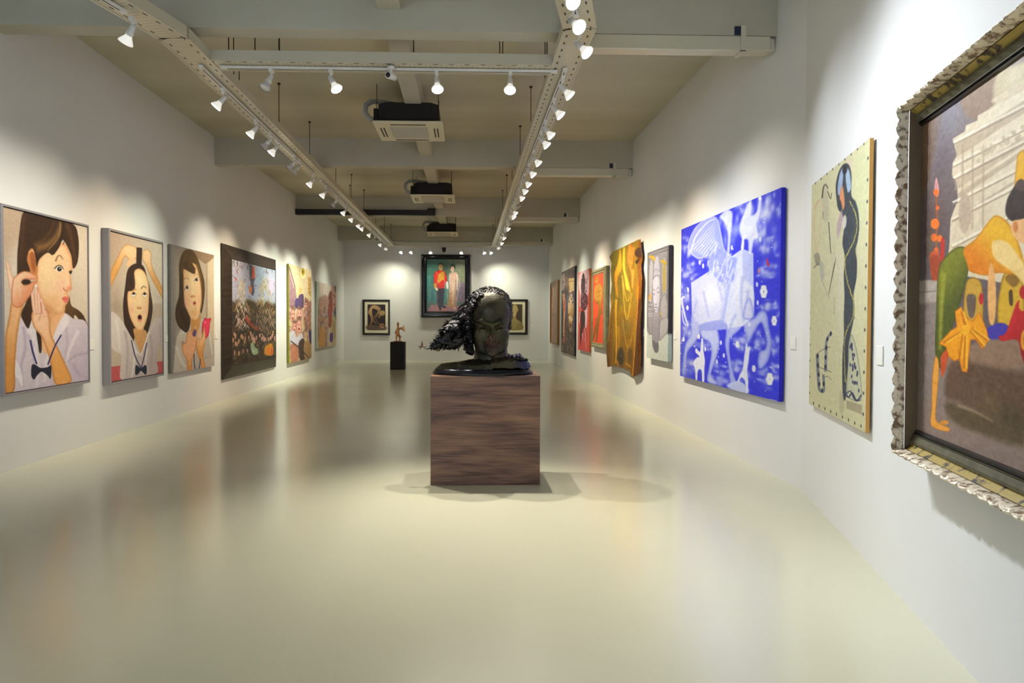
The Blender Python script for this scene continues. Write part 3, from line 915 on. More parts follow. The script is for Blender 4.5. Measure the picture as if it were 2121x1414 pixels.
# the bird at the tip
m_bird = new_mat('bronze_bird', (112, 88, 84), 0.4, 0.6)
bb = MB()
tip = bl(105, 918, -0.03)
bb.tube([tip + Vector((-0.034, 0, 0.002)), tip + Vector((-0.02, 0, 0.0)), tip, tip + Vector((0.02, 0, -0.004)), tip + Vector((0.045, 0, 0.0))], [0.003, 0.007, 0.009, 0.006, 0.003], 10)
for (dx, dz, L) in ((0.0, 0.05, 1), (-0.022, -0.026, 1)):
    p0 = tip; p1 = tip + Vector((dx, -0.01, dz))
    w_ = Vector((0.011, 0, 0.0))
    bb.add([p0 - w_, p0 + w_, p1 + w_ * 0.45, p1 - w_ * 0.3, p0 - w_ + Vector((0, .005, 0)), p0 + w_ + Vector((0, .005, 0)), p1 + w_ * 0.45 + Vector((0, .003, 0)), p1 - w_ * 0.3 + Vector((0, .003, 0))],
           [(0, 1, 2, 3), (7, 6, 5, 4), (0, 4, 5, 1), (1, 5, 6, 2), (2, 6, 7, 3), (3, 7, 4, 0)])
bb.tube([tip + Vector((0.03, 0, -0.02)), tip + Vector((0.01, 0, -0.004))], [0.002, 0.005], 8)
tag(bb.build('bird', m_bird, bust, True), 'tiny bronze bird at the tip of the hair')

# ------------------------------------------------------------------ small pedestal and winged figure by the far wall
q0 = hit_z(808, 765.5, 0); q1 = hit_z(838, 765.5, 0)
sx0, sx1, sy = q0.x, q1.x, q0.y
sh = EYE - (708.5 - 662) * sy / FPX
m_black_ped = new_mat('black_laminate', (20, 14, 15), 0.55, spec=0.3)
b = MB(); b.box(-(sx1 - sx0) / 2, (sx1 - sx0) / 2, 0, 0.45, 0, sh)
o = b.build('small_pedestal', m_black_ped); o.location = ((sx0 + sx1) / 2, sy, 0)
tag(o, 'small black pedestal near the far wall under the golden winged figure', 'pedestal')
bevel(o, 0.004, 2)
m_gold = new_mat('golden_bronze', (186, 132, 84), 0.32, 0.8)
fig = thing('winged_figure', 'small golden winged standing figure on the black pedestal by the far wall', 'sculpture', ((sx0 + sx1) / 2, sy + 0.2, sh))
b = MB(); b.lathe([(0.0, 0.0), (0.13, 0.0), (0.135, 0.02), (0.12, 0.03), (0.0, 0.032)], 24, cap=False)
b.build('round_base', m_gold, fig, True)
def skin_obj(name, pts, edges, radii, mat, parent, sub=2):
    me = bpy.data.meshes.new(name); me.from_pydata(pts, edges, []); me.materials.append(mat)
    o = bpy.data.objects.new(name, me); COL.objects.link(o); o.parent = parent
    sk = o.modifiers.new('skin', 'SKIN'); sk.use_smooth_shade = True
    for i, r in enumerate(radii):
        me.skin_vertices[0].data[i].radius = (r, r) if not isinstance(r, tuple) else r
    me.skin_vertices[0].data[0].use_root = True
    sb = o.modifiers.new('subdivision', 'SUBSURF'); sb.levels = sub; sb.render_levels = sub
    return o
k = 0.00104 * 1.0                       # metres per crop pixel of the figure
def fp(px, py, y=0.0): return ((px - 305) * (1.32 / 1400 * 0), y, 0)
F = sy / FPX / 11.32                    # one pixel of the 11.32x crop, in metres, at the figure
def fq(px, py, y=0.0): return ((px - 305) * F, y, max(0.03, (612 - py) * F))
pts = [fq(300, 430), fq(298, 370), fq(302, 310), fq(305, 275), fq(302, 240), fq(302, 205), fq(302, 175), fq(302, 150),
       fq(275, 330), fq(255, 370), fq(232, 400, -.02), fq(262, 425, -.03),
       fq(335, 310), fq(355, 290, .01),
       fq(275, 470), fq(262, 530, -.01), fq(275, 590), fq(262, 606, -.04),
       fq(335, 470), fq(352, 530, -.01), fq(338, 590), fq(350, 606, -.04),
       fq(360, 510, .06), fq(385, 475, .08)]
ed = [(0, 1), (1, 2), (2, 3), (3, 4), (4, 5), (5, 6), (6, 7), (2, 8), (8, 9), (9, 10), (10, 11), (2, 12), (12, 13),
      (0, 14), (14, 15), (15, 16), (16, 17), (0, 18), (18, 19), (19, 20), (20, 21), (18, 22), (22, 23)]
ra = [.050, .048, .052, .022, .034, .036, .024, .006, .026, .020, .015, .013, .028, .022, .036, .027, .016, .014, .036, .027, .016, .014, .016, .008]
skin_obj('body', pts, ed, ra, m_gold, fig, 2)
b = MB()
wing = [(345, 275), (380, 262), (430, 250), (428, 205), (442, 212), (445, 262), (462, 330), (468, 380), (440, 368), (420, 345), (395, 340), (370, 320), (350, 310)]
n_ = len(wing)
fr = [fq(x, y, 0.03) for x, y in wing]; bk = [fq(x, y, 0.055) for x, y in wing]
b.add(fr + bk, [tuple(range(n_)), tuple(range(2 * n_ - 1, n_ - 1, -1))] + [(i, (i + 1) % n_, n_ + (i + 1) % n_, n_ + i) for i in range(n_)])
for j in range(4):
    a0 = fq(365 + j * 5, 285 + j * 8, 0.025); a1 = fq(455 - j * 12, 360 - j * 8, 0.025)
    b.tube([a0, a1], [0.010, 0.006], 6)
b.build('wing', m_gold, fig)
b = MB()
b.lathe([(0.0, 0.0), (0.040, 0.0), (0.044, 0.012), (0.034, 0.03), (0.02, 0.05), (0.009, 0.075), (0.0, 0.10)], 16, cap=False, M=Matrix.Translation(Vector(fq(302, 205))))
b.build('headdress', m_gold, fig, True)
# ------------------------------------------------------------------ painted surfaces
# every picture is drawn stroke by stroke into the colour of a fine mesh
def _homog(src, dst):
    A = []
    for (x, y), (u, v) in zip(src, dst):
        A.append([x, y, 1, 0, 0, 0, -u * x, -u * y]); A.append([0, 0, 0, x, y, 1, -v * x, -v * y])
    h = np.linalg.solve(np.array(A, float), np.array([c for p in dst for c in p], float))
    return np.append(h, 1).reshape(3, 3)

class Paint:
    def __init__(s, quad, nx, ny, bg):
        """quad: the picture's corners (TL, TR, BR, BL) in sketch coordinates"""
        s.nx, s.ny = nx, ny
        s.H = _homog(quad, [(0, 0), (nx - 1, 0), (nx - 1, ny - 1), (0, ny - 1)])
        s.a = np.zeros((ny, nx, 3)) + np.array(bg) / 255.0
        s.quad = quad
    def T(s, pts):
        p = np.c_[np.array(pts, float).reshape(-1, 2), np.ones(len(np.array(pts).reshape(-1, 2)))] @ s.H.T
        return p[:, :2] / p[:, 2:3]
    @staticmethod
    def smooth(pts, k=5, closed=True):
        p = np.array(pts, float); n = len(p)
        if n < 3: return p
        out = []
        rng_ = range(n) if closed else range(n - 1)
        for i in rng_:
            if closed:
                p0, p1, p2, p3 = p[(i - 1) % n], p[i], p[(i + 1) % n], p[(i + 2) % n]
            else:
                p0, p1, p2, p3 = p[max(i - 1, 0)], p[i], p[i + 1], p[min(i + 2, n - 1)]
            for j in range(k):
                t = j / k
                out.append(0.5 * ((2 * p1) + (-p0 + p2) * t + (2 * p0 - 5 * p1 + 4 * p2 - p3) * t * t + (-p0 + 3 * p1 - 3 * p2 + p3) * t ** 3))
        if not closed: out.append(p[-1])
        return np.array(out)
    def poly(s, pts, col, soft=1.0, a=1.0, sm=True, c2=None, g=None, edge=None):
        q = s.smooth(pts) if sm else np.array(pts, float)
        q = s.T(q)
        m = soft + 1.5
        x0 = int(max(0, math.floor(q[:, 0].min() - m))); x1 = int(min(s.nx, math.ceil(q[:, 0].max() + m) + 1))
        y0 = int(max(0, math.floor(q[:, 1].min() - m))); y1 = int(min(s.ny, math.ceil(q[:, 1].max() + m) + 1))
        if x1 <= x0 or y1 <= y0: return
        X, Y = np.meshgrid(np.arange(x0, x1), np.arange(y0, y1))
        P0 = q; P1 = np.roll(q, -1, 0)
        d2 = np.full(X.shape, 1e9); ins = np.zeros(X.shape, bool)
        for (ax, ay), (bx, by) in zip(P0, P1):
            vx, vy = bx - ax, by - ay; L = vx * vx + vy * vy
            if L < 1e-9: continue
            t = np.clip(((X - ax) * vx + (Y - ay) * vy) / L, 0, 1)
            dx = X - ax - t * vx; dy = Y - ay - t * vy
            np.minimum(d2, dx * dx + dy * dy, out=d2)
            if ay != by:
                c = ((ay > Y) != (by > Y)) & (X < (bx - ax) * (Y - ay) / (by - ay) + ax)
                ins ^= c
        d = np.sqrt(d2); sd = np.where(ins, -d, d)
        al = np.clip(0.5 - sd / (2 * max(soft, 0.5)), 0, 1)
        al = al * al * (3 - 2 * al) * a
        c = np.array(col, float) / 255.0
        C = np.broadcast_to(c, X.shape + (3,))
        if c2 is not None:
            gp = s.T(g); v = gp[1] - gp[0]
            t = np.clip(((X - gp[0][0]) * v[0] + (Y - gp[0][1]) * v[1]) / (v @ v + 1e-9), 0, 1)[..., None]
            t = t * t * (3 - 2 * t)
            C = C * (1 - t) + (np.array(c2, float) / 255.0) * t
        if edge is not None:
            ec, w = edge
            t = np.clip(1 - d / w, 0, 1)[..., None] ** 1.5
            C = C * (1 - t) + (np.array(ec, float) / 255.0) * t
        R = s.a[y0:y1, x0:x1]
        s.a[y0:y1, x0:x1] = R * (1 - al[..., None]) + C * al[..., None]
    def ell(s, cx, cy, rx, ry, col, rot=0, **k):
        t = np.linspace(0, 2 * math.pi, 18, endpoint=False)
        c, n = math.cos(rot), math.sin(rot)
        s.poly([(cx + rx * math.cos(u) * c - ry * math.sin(u) * n, cy + rx * math.cos(u) * n + ry * math.sin(u) * c) for u in t], col, sm=False, **k)
    def line(s, pts, w, col, w2=None, sm=True, **k):
        p = s.smooth(pts, 4, False) if (sm and len(pts) > 2) else np.array(pts, float)
        n = len(p); w2 = w if w2 is None else w2
        tg = np.gradient(p, axis=0); tg /= (np.linalg.norm(tg, axis=1)[:, None] + 1e-9)
        nm = np.c_[-tg[:, 1], tg[:, 0]]
        ww = np.linspace(w, w2, n)[:, None] / 2
        s.poly(np.r_[p + nm * ww, (p - nm * ww)[::-1]], col, sm=False, **k)
    def blob(s, cx, cy, rx, ry, col, a=0.6):
        c = s.T([(cx, cy)])[0]; ex = s.T([(cx + rx, cy)])[0]; ey = s.T([(cx, cy + ry)])[0]
        wx = max(abs(ex[0] - c[0]), 0.6); wy = max(abs(ey[1] - c[1]), 0.6)
        x0 = int(max(0, c[0] - 3 * wx)); x1 = int(min(s.nx, c[0] + 3 * wx + 1)); y0 = int(max(0, c[1] - 3 * wy)); y1 = int(min(s.ny, c[1] + 3 * wy + 1))
        if x1 <= x0 or y1 <= y0: return
        X, Y = np.meshgrid(np.arange(x0, x1), np.arange(y0, y1))
        al = a * np.exp(-((X - c[0]) / wx) ** 2 - ((Y - c[1]) / wy) ** 2)[..., None]
        s.a[y0:y1, x0:x1] = s.a[y0:y1, x0:x1] * (1 - al) + np.array(col, float) / 255.0 * al
    def tex(s, amt=0.04, sc=6, seed=1, sx=1.0, tint=None):
        r = np.random.RandomState(seed)
        for k_, am in ((sc, amt), (max(2, sc // 2), amt * 0.6)):
            gh, gw = int(s.ny / k_) + 3, int(s.nx / (k_ * sx)) + 3
            g = r.normal(size=(gh, gw))
            yy = np.arange(s.ny) / k_; xx = np.arange(s.nx) / (k_ * sx)
            yi = yy.astype(int); xi = xx.astype(int); fy = (yy - yi)[:, None]; fx = (xx - xi)[None, :]
            n_ = g[yi][:, xi] * (1 - fy) * (1 - fx) + g[yi + 1][:, xi] * fy * (1 - fx) + g[yi][:, xi + 1] * (1 - fy) * fx + g[yi + 1][:, xi + 1] * fy * fx
            s.a += (n_ * am)[..., None] * (np.array(tint) if tint else 1.0)
        np.clip(s.a, 0, 1, out=s.a)
    def inside(s, n, r, x0=0, x1=1, y0=0, y1=1):
        """random sketch points inside a sub-rectangle given in picture fractions"""
        Hi = np.linalg.inv(s.H)
        u = r.uniform(x0, x1, n) * (s.nx - 1); v = r.uniform(y0, y1, n) * (s.ny - 1)
        p = np.c_[u, v, np.ones(n)] @ Hi.T
        return p[:, :2] / p[:, 2:3]

def paint_earring_girl():
    P = Paint([(10, 80), (552, 220), (565, 1192), (38, 1268)], 230, 440, (214, 200, 182))
    P.poly([(0, 60), (300, 60), (300, 1300), (0, 1300)], (192, 168, 145), sm=False, c2=(216, 204, 188), g=((20, 300), (150, 420)), soft=4)
    P.blob(520, 400, 60, 240, (232, 222, 206), .6)
    hair = (62, 42, 30)
    P.poly([(440, 660), (455, 720), (500, 750), (535, 790), (566, 870), (520, 830), (475, 780), (470, 850), (440, 820), (412, 770), (415, 700)], (104, 76, 44), c2=(60, 42, 28), g=((420, 700), (560, 860)), soft=1.5)
    # blouse
    P.poly([(128, 790), (190, 760), (300, 760), (410, 765), (470, 805), (560, 850), (580, 1195), (100, 1262), (96, 1020), (105, 900)], (222, 212, 222), c2=(196, 184, 202), g=((200, 900), (560, 1180)), soft=1.5)
    for p, w, c in (([(150, 850), (165, 980), (140, 1100), (150, 1230)], 18, (176, 160, 186)), ([(420, 860), (430, 980), (400, 1080)], 16, (190, 174, 196)),
                    ([(500, 880), (440, 1010), (430, 1090)], 22, (238, 232, 240)), ([(560, 1020), (480, 1040), (430, 1080)], 12, (168, 150, 178)), ([(370, 900), (300, 1060), (290, 1200)], 26, (238, 232, 238)),
                    ([(225, 980), (245, 1100), (240, 1230)], 20, (240, 234, 240)), ([(470, 1090), (500, 1150), (560, 1180)], 22, (180, 164, 190)), ([(180, 900), (220, 1060), (215, 1200)], 14, (186, 172, 196))):
        P.line(p, w, c, w * .4, soft=5, a=.75)
    P.poly([(150, 790), (190, 900), (250, 990), (240, 880), (200, 800)], (232, 226, 234), soft=2)
    P.poly([(400, 768), (330, 850), (318, 1000), (390, 900), (440, 820)], (236, 228, 236), soft=2)
    P.poly([(100, 1060), (140, 1130), (150, 1230), (120, 1180), (98, 1150)], (240, 236, 242), soft=1.5)
    # neck
    P.poly([(240, 700), (330, 760), (410, 765), (370, 840), (300, 1020), (262, 960), (238, 830)], (214, 150, 92), c2=(240, 188, 140), g=((250, 800), (350, 860)), soft=2)
    P.poly([(190, 640), (165, 700), (135, 770), (150, 815), (182, 862), (205, 800), (235, 760), (255, 930), (262, 1010), (245, 960), (230, 860), (220, 700)], hair, soft=1.5)
    P.poly([(240, 890), (262, 900), (268, 1000), (252, 1010)], (52, 36, 28), soft=1.5)
    # face
    P.poly([(238, 420), (300, 360), (400, 320), (448, 390), (462, 470), (450, 530), (456, 600), (446, 626), (430, 640), (441, 662), (432, 698), (417, 722), (411, 760), (370, 775), (318, 745), (268, 690), (238, 620), (228, 520)],
           (247, 208, 164), soft=1.5, edge=((226, 158, 104), 14))
    P.blob(300, 500, 60, 110, (250, 220, 170), .7); P.blob(385, 600, 30, 45, (246, 190, 172), .5); P.blob(330, 690, 60, 40, (232, 170, 110), .5)
    P.blob(300, 740, 60, 30, (206, 140, 90), .5); P.blob(430, 560, 12, 50, (255, 226, 190), .7)
    P.blob(440, 610, 16, 16, (226, 140, 110), .7); P.line([(402, 606), (412, 622), (430, 622)], 6, (196, 110, 84), soft=1.5)
    P.poly([(350, 482), (366, 468), (386, 470), (400, 488), (392, 500), (368, 502)], (246, 238, 232), soft=1)
    P.ell(377, 486, 15, 15, (42, 34, 36)); P.ell(380, 481, 4, 4, (220, 220, 230)); P.line([(345, 484), (366, 464), (390, 468), (403, 488)], 7, (58, 36, 30), 4)
    P.poly([(438, 508), (448, 500), (458, 504), (456, 518), (444, 520)], (240, 232, 230)); P.ell(449, 510, 8, 9, (40, 32, 34)); P.line([(436, 508), (448, 498), (460, 504)], 5, (58, 36, 30))
    P.line([(352, 436), (366, 404), (384, 402), (398, 424)], 9, (110, 70, 46), 4, soft=2, a=.85)
    P.poly([(396, 670), (418, 662), (436, 668), (432, 680), (438, 688), (420, 702), (404, 694)], (232, 120, 110), soft=1.2); P.line([(396, 676), (420, 680), (436, 680)], 4, (176, 70, 66), 2)
    # ear
    P.poly([(176, 375), (196, 350), (222, 368), (236, 440), (236, 515), (214, 530), (192, 500), (170, 440)], (206, 132, 78), soft=1.5)
    P.poly([(190, 385), (205, 372), (220, 400), (226, 470), (215, 505), (200, 470)], (170, 98, 58), soft=3)
    P.line([(184, 380), (200, 362), (216, 380)], 8, (240, 190, 130), 5, soft=2)
    # hair
    P.poly([(148, 112), (250, 130), (380, 165), (470, 205), (496, 280), (500, 370), (490, 450), (464, 482), (452, 400), (420, 330), (396, 300), (372, 350), (334, 396), (300, 380), (250, 420), (232, 470), (222, 400), (205, 352), (180, 365), (168, 420), (180, 490), (120, 530), (108, 430), (118, 260)],
           hair, soft=1.5)
    P.poly([(118, 330), (108, 470), (112, 590), (150, 640), (160, 560), (190, 500), (168, 430), (178, 370), (190, 350)], (66, 46, 32), soft=2)
    P.line([(230, 350), (300, 330), (360, 270), (385, 200)], 46, (150, 112, 66), 16, soft=9, a=.8)
    P.line([(215, 330), (270, 300), (320, 240), (340, 180)], 20, (98, 70, 42), 8, soft=5, a=.8)
    P.line([(420, 190), (450, 280), (470, 400), (470, 470)], 26, (92, 62, 40), 10, soft=5, a=.8)
    P.line([(150, 130), (140, 260), (132, 420)], 20, (88, 60, 42), 16, soft=6, a=.7)
    P.line([(398, 190), (390, 290), (340, 390)], 8, (40, 26, 20), 4, soft=2); P.line([(380, 180), (370, 280), (300, 370)], 6, (172, 134, 84), 3, soft=2)
    P.line([(405, 200), (412, 280), (400, 330)], 10, (60, 40, 28), 3, soft=2)
    # far arm, raised hand
    P.poly([(38, 900), (58, 790), (70, 700), (95, 640), (150, 690), (132, 780), (112, 920), (100, 1100), (98, 1248), (40, 1262), (36, 1060)], (226, 160, 84), soft=1.5, c2=(240, 190, 140), g=((90, 1150), (90, 720)), edge=((190, 120, 60), 7))
    P.poly([(36, 440), (48, 432), (62, 470), (78, 530), (98, 570), (80, 640), (58, 600), (45, 520)], (246, 214, 190), soft=1.5, edge=((214, 160, 130), 5))
    P.poly([(78, 560), (100, 524), (150, 496), (200, 508), (236, 528), (236, 548), (200, 552), (160, 548), (140, 565), (160, 586), (205, 562), (238, 560), (220, 590), (200, 640), (150, 710), (110, 730), (72, 690)],
           (228, 152, 110), soft=1.5, c2=(246, 204, 170), g=((200, 640), (90, 560)), edge=((190, 110, 70), 5))
    P.ell(166, 566, 30, 17, (56, 40, 34), soft=2)
    P.line([(92, 560), (120, 590), (130, 660)], 16, (244, 206, 176), 10, soft=4, a=.7)
    P.ell(228, 592, 9, 11, (236, 226, 214)); P.ell(226, 588, 4, 4, (255, 252, 244)); P.ell(230, 610, 6, 8, (200, 190, 190))
    # near hand and forearm
    P.poly([(205, 760), (215, 850), (262, 910), (300, 1000), (330, 1110), (360, 1218), (458, 1200), (420, 1090), (378, 1000), (336, 920), (322, 870), (318, 800), (290, 740)],
           (236, 170, 92), soft=1.5, c2=(250, 206, 170), g=((380, 1120), (240, 830)), edge=((200, 130, 70), 8))
    for x0, y0, x1, y1 in ((205, 640, 225, 775), (228, 612, 240, 770), (244, 640, 258, 770), (262, 676, 292, 790)):
        P.line([(x0, y0), ((x0 + x1) / 2 - 2, (y0 + y1) / 2), (x1, y1)], 20, (249, 208, 184), 26, soft=1.5, edge=((216, 150, 120), 4))
        P.ell(x0, y0 + 6, 6, 10, (246, 200, 196))
    P.line([(262, 700), (262, 760), (250, 810)], 6, (180, 100, 70), 3, soft=3, a=.7)
    P.line([(196, 935), (212, 1010), (238, 1088)], 10, (36, 36, 110)); P.line([(392, 905), (350, 980), (308, 1092)], 9, (36, 36, 110))
    P.poly([(205, 1100), (216, 1088), (240, 1098), (262, 1112), (305, 1108), (330, 1100), (326, 1180), (306, 1160), (270, 1136), (240, 1160), (222, 1184), (204, 1160)], (32, 38, 58), soft=1)
    P.tex(.012, 5, 3)
    return P

def paint_open_mouth_girl():
    P = Paint([(688, 243), (1022, 322), (1045, 1135), (718, 1205)], 180, 370, (196, 180, 162))
    P.poly([(680, 230), (1040, 300), (1040, 700), (690, 700)], (190, 168, 150), sm=False, c2=(214, 202, 186), g=((700, 300), (950, 600)), soft=6)
    P.blob(740, 720, 40, 120, (160, 140, 120), .6)
    P.poly([(708, 1110), (780, 1100), (790, 1200), (716, 1206)], (196, 92, 96), sm=False); P.poly([(990, 1070), (1050, 1060), (1050, 1140), (1000, 1150)], (196, 92, 96), sm=False)
    # arms
    P.poly([(694, 600), (700, 500), (745, 400), (775, 340), (812, 325), (862, 350), (862, 410), (820, 425), (790, 400), (765, 460), (730, 540), (697, 612)], (226, 168, 96), c2=(240, 200, 160), g=((720, 520), (840, 360)), edge=((196, 134, 70), 5))
    P.poly([(902, 370), (930, 352), (955, 380), (958, 440), (985, 510), (1030, 600), (1036, 668), (1000, 610), (950, 520), (920, 450), (902, 420)], (224, 168, 104), c2=(242, 204, 160), g=((1000, 560), (930, 390)), edge=((190, 130, 76), 5))
    P.poly([(820, 415), (855, 420), (850, 440), (815, 468), (800, 460)], (230, 190, 150))
    for x, y in ((842, 345), (850, 362), (856, 380), (912, 372), (918, 392), (914, 410)): P.ell(x, y, 9, 6, (236, 196, 150), soft=1.2)
    # hair tuft and head
    P.poly([(862, 342), (898, 346), (896, 470), (862, 470)], (58, 40, 36), sm=False)
    P.poly([(805, 500), (830, 460), (870, 445), (910, 465), (935, 540), (955, 620), (972, 720), (965, 800), (945, 880), (924, 895), (915, 850), (870, 900), (850, 945), (810, 890), (790, 800), (784, 700), (795, 590)], (56, 38, 34), soft=1.5)
    P.line([(940, 560), (958, 680), (955, 800)], 8, (104, 76, 62), 4, soft=3, a=.8)
    # shirt
    P.poly([(704, 770), (750, 780), (790, 830), (850, 930), (905, 1010), (950, 880), (985, 800), (1010, 790), (1050, 800), (1052, 965), (1012, 960), (1005, 1060), (1000, 1146), (790, 1196), (780, 1040), (740, 1010), (708, 960)],
           (218, 208, 206), c2=(190, 176, 178), g=((760, 850), (1000, 1100)), soft=1.5)
    for p, w, c in (([(800, 880), (820, 1000), (815, 1180)], 18, (178, 164, 170)), ([(960, 900), (975, 1000), (965, 1130)], 16, (172, 158, 162)), ([(740, 800), (760, 900), (770, 1000)], 16, (236, 230, 228)),
                    ([(870, 1000), (860, 1100), (850, 1170)], 16, (236, 230, 226)), ([(940, 980), (935, 1120)], 14, (232, 226, 222)), ([(1020, 830), (1030, 940)], 10, (170, 156, 160))):
        P.line(p, w, c, w * .5, soft=4, a=.75)
    P.poly([(857, 860), (930, 870), (935, 920), (906, 1008), (880, 960), (862, 910)], (214, 160, 104), soft=1.5)
    P.line([(842, 930), (870, 1000), (905, 1032)], 8, (238, 232, 230), 5); P.line([(955, 880), (925, 970), (906, 1028)], 8, (238, 232, 230), 5)
    # face
    P.poly([(850, 500), (880, 478), (915, 500), (940, 560), (948, 650), (944, 760), (925, 840), (900, 872), (870, 860), (835, 800), (815, 720), (812, 630), (848, 615), (858, 570)], (249, 214, 166), soft=1.5, edge=((230, 170, 116), 8))
    P.blob(895, 570, 35, 50, (255, 236, 190), .7); P.blob(838, 740, 14, 30, (246, 180, 160), .6); P.blob(928, 740, 12, 30, (246, 184, 164), .6)
    P.poly([(812, 500), (850, 475), (845, 540), (855, 600), (835, 620), (812, 618), (800, 580)], (60, 40, 34), soft=1.2)
    for x in (850, 920):
        P.ell(x, 646, 15, 14, (240, 234, 228), soft=1); P.ell(x, 638, 8, 8, (44, 32, 34), soft=.8); P.line([(x - 16, 646), (x, 629), (x + 16, 645)], 4, (90, 56, 40), 3); P.line([(x - 16, 654), (x, 663), (x + 15, 654)], 3, (200, 140, 100), a=.7)
    P.line([(896, 606), (912, 590), (930, 602)], 7, (130, 90, 60), 3, soft=2); P.line([(838, 612), (850, 606), (866, 614)], 5, (140, 96, 64), 3, soft=2, a=.8)
    P.blob(888, 690, 10, 40, (255, 230, 190), .7); P.ell(888, 728, 17, 9, (232, 168, 120), soft=2.5); P.ell(882, 731, 4, 3, (140, 80, 60)); P.ell(896, 731, 4, 3, (140, 80, 60))
    P.ell(892, 793, 16, 25, (232, 140, 120), soft=1.5); P.ell(892, 788, 12, 14, (34, 22, 24), soft=1.2); P.ell(892, 812, 9, 6, (240, 160, 140), soft=1.5)
    P.line([(842, 935), (870, 1040), (905, 1108)], 7, (40, 44, 100)); P.line([(940, 950), (925, 1040), (908, 1108)], 6, (40, 44, 100))
    P.poly([(872, 1098), (884, 1094), (905, 1110), (936, 1090), (944, 1118), (938, 1152), (908, 1128), (890, 1150), (872, 1152)], (34, 44, 62), soft=1)
    P.tex(.012, 5, 4)
    return P

def paint_pink_toy_girl():
    P = Paint([(28, 50), (470, 155), (492, 1268), (52, 1355)], 170, 360, (160, 150, 140))
    P.poly([(20, 40), (160, 70), (120, 500), (70, 1360), (30, 1360)], (138, 132, 128), c2=(182, 172, 160), g=((30, 500), (130, 500)), sm=False, soft=5)
    P.poly([(200, 80), (480, 150), (480, 170), (390, 250), (300, 190)], (148, 122, 96), sm=False, soft=2)
    P.poly([(300, 190), (390, 250), (395, 780), (345, 800), (340, 400)], (188, 172, 150), sm=False, soft=2)
    P.poly([(390, 250), (480, 170), (500, 1270), (410, 900)], (204, 188, 160), sm=False, soft=2); P.line([(400, 250), (410, 780)], 10, (160, 142, 120), soft=1.5)
    P.poly([(90, 1350), (78, 1280), (92, 1080), (110, 970), (150, 900), (230, 850), (350, 790), (440, 890), (480, 1060), (492, 1170), (495, 1280), (300, 1330)], (206, 198, 188), c2=(176, 168, 160), g=((120, 1000), (460, 1250)), soft=1.5)
    P.line([(100, 1080), (140, 1200), (200, 1290)], 30, (228, 222, 214), 14, soft=5, a=.8); P.line([(430, 900), (450, 1020), (470, 1150)], 22, (226, 220, 212), 12, soft=5, a=.8)
    P.line([(395, 1190), (440, 1180), (492, 1200)], 10, (140, 126, 118), soft=3, a=.7); P.poly([(400, 1200), (490, 1180), (495, 1275), (410, 1290)], (186, 174, 166), soft=3)
    P.poly([(130, 960), (200, 930), (240, 860), (235, 820), (180, 900)], (224, 218, 210), soft=2)
    P.poly([(245, 780), (335, 780), (340, 840), (310, 950), (260, 950)], (206, 150, 84), soft=2)
    P.poly([(145, 150), (180, 108), (230, 100), (270, 130), (310, 200), (350, 320), (378, 430), (380, 560), (365, 680), (345, 738), (320, 600), (250, 240), (200, 300), (170, 300), (165, 420), (180, 650), (240, 800), (212, 932), (150, 905), (105, 850), (84, 760), (92, 670), (120, 560), (120, 400), (118, 250)],
           (92, 68, 36), c2=(56, 40, 28), g=((230, 150), (120, 800)), soft=1.5)
    P.line([(300, 250), (340, 400), (355, 560), (345, 700)], 20, (132, 102, 50), 8, soft=5, a=.8); P.line([(180, 150), (160, 230), (150, 330)], 30, (124, 96, 50), 14, soft=8, a=.7)
    P.line([(110, 720), (140, 820), (200, 900)], 18, (84, 62, 40), 8, soft=5, a=.8)
    P.poly([(165, 290), (250, 330), (285, 300), (250, 240), (290, 260), (325, 370), (345, 480), (350, 600), (340, 700), (325, 780), (290, 812), (245, 790), (210, 720), (180, 640), (168, 520), (165, 400)], (244, 208, 158), soft=1.5, edge=((222, 166, 110), 8))
    P.blob(255, 420, 40, 80, (252, 228, 180), .7); P.blob(200, 630, 26, 50, (244, 176, 150), .7); P.blob(330, 600, 16, 50, (244, 180, 150), .6); P.blob(280, 740, 40, 40, (226, 160, 96), .5)
    P.poly([(180, 510), (195, 470), (215, 462), (218, 490), (195, 512)], (238, 230, 222)); P.ell(203, 484, 12, 15, (50, 38, 34)); P.line([(176, 512), (192, 470), (218, 460)], 6, (70, 46, 34), 3)
    P.poly([(278, 420), (292, 392), (314, 386), (316, 404), (298, 424)], (238, 230, 222)); P.ell(298, 405, 13, 14, (50, 40, 44)); P.line([(274, 420), (290, 390), (318, 382)], 6, (70, 46, 34), 3)
    P.line([(172, 400), (195, 388), (218, 404)], 8, (150, 110, 70), 4, soft=2, a=.8); P.line([(268, 366), (296, 348), (312, 352)], 6, (160, 120, 80), 3, soft=2, a=.7)
    P.blob(262, 520, 10, 60, (255, 234, 196), .7); P.ell(262, 572, 26, 14, (230, 170, 112), soft=3); P.ell(250, 577, 6, 5, (160, 96, 66)); P.ell(276, 570, 5, 4, (160, 96, 66))
    P.ell(280, 640, 18, 22, (226, 140, 104), soft=2.5); P.ell(280, 638, 9, 12, (120, 40, 36), rot=.5, soft=1.2); P.blob(288, 690, 8, 5, (190, 130, 90), .6)
    P.poly([(165, 300), (150, 360), (168, 300), (210, 318), (262, 345), (285, 330), (262, 270), (250, 240), (200, 220), (160, 250)], (84, 62, 34), soft=1.5)
    # toy
    P.poly([(358, 900), (362, 840), (378, 800), (396, 786), (420, 795), (440, 784), (452, 800), (440, 835), (438, 880), (430, 950), (408, 988), (380, 980), (362, 945)], (232, 58, 96), soft=1.5, edge=((176, 30, 66), 7)); P.blob(388, 830, 8, 12, (255, 180, 200), .8)
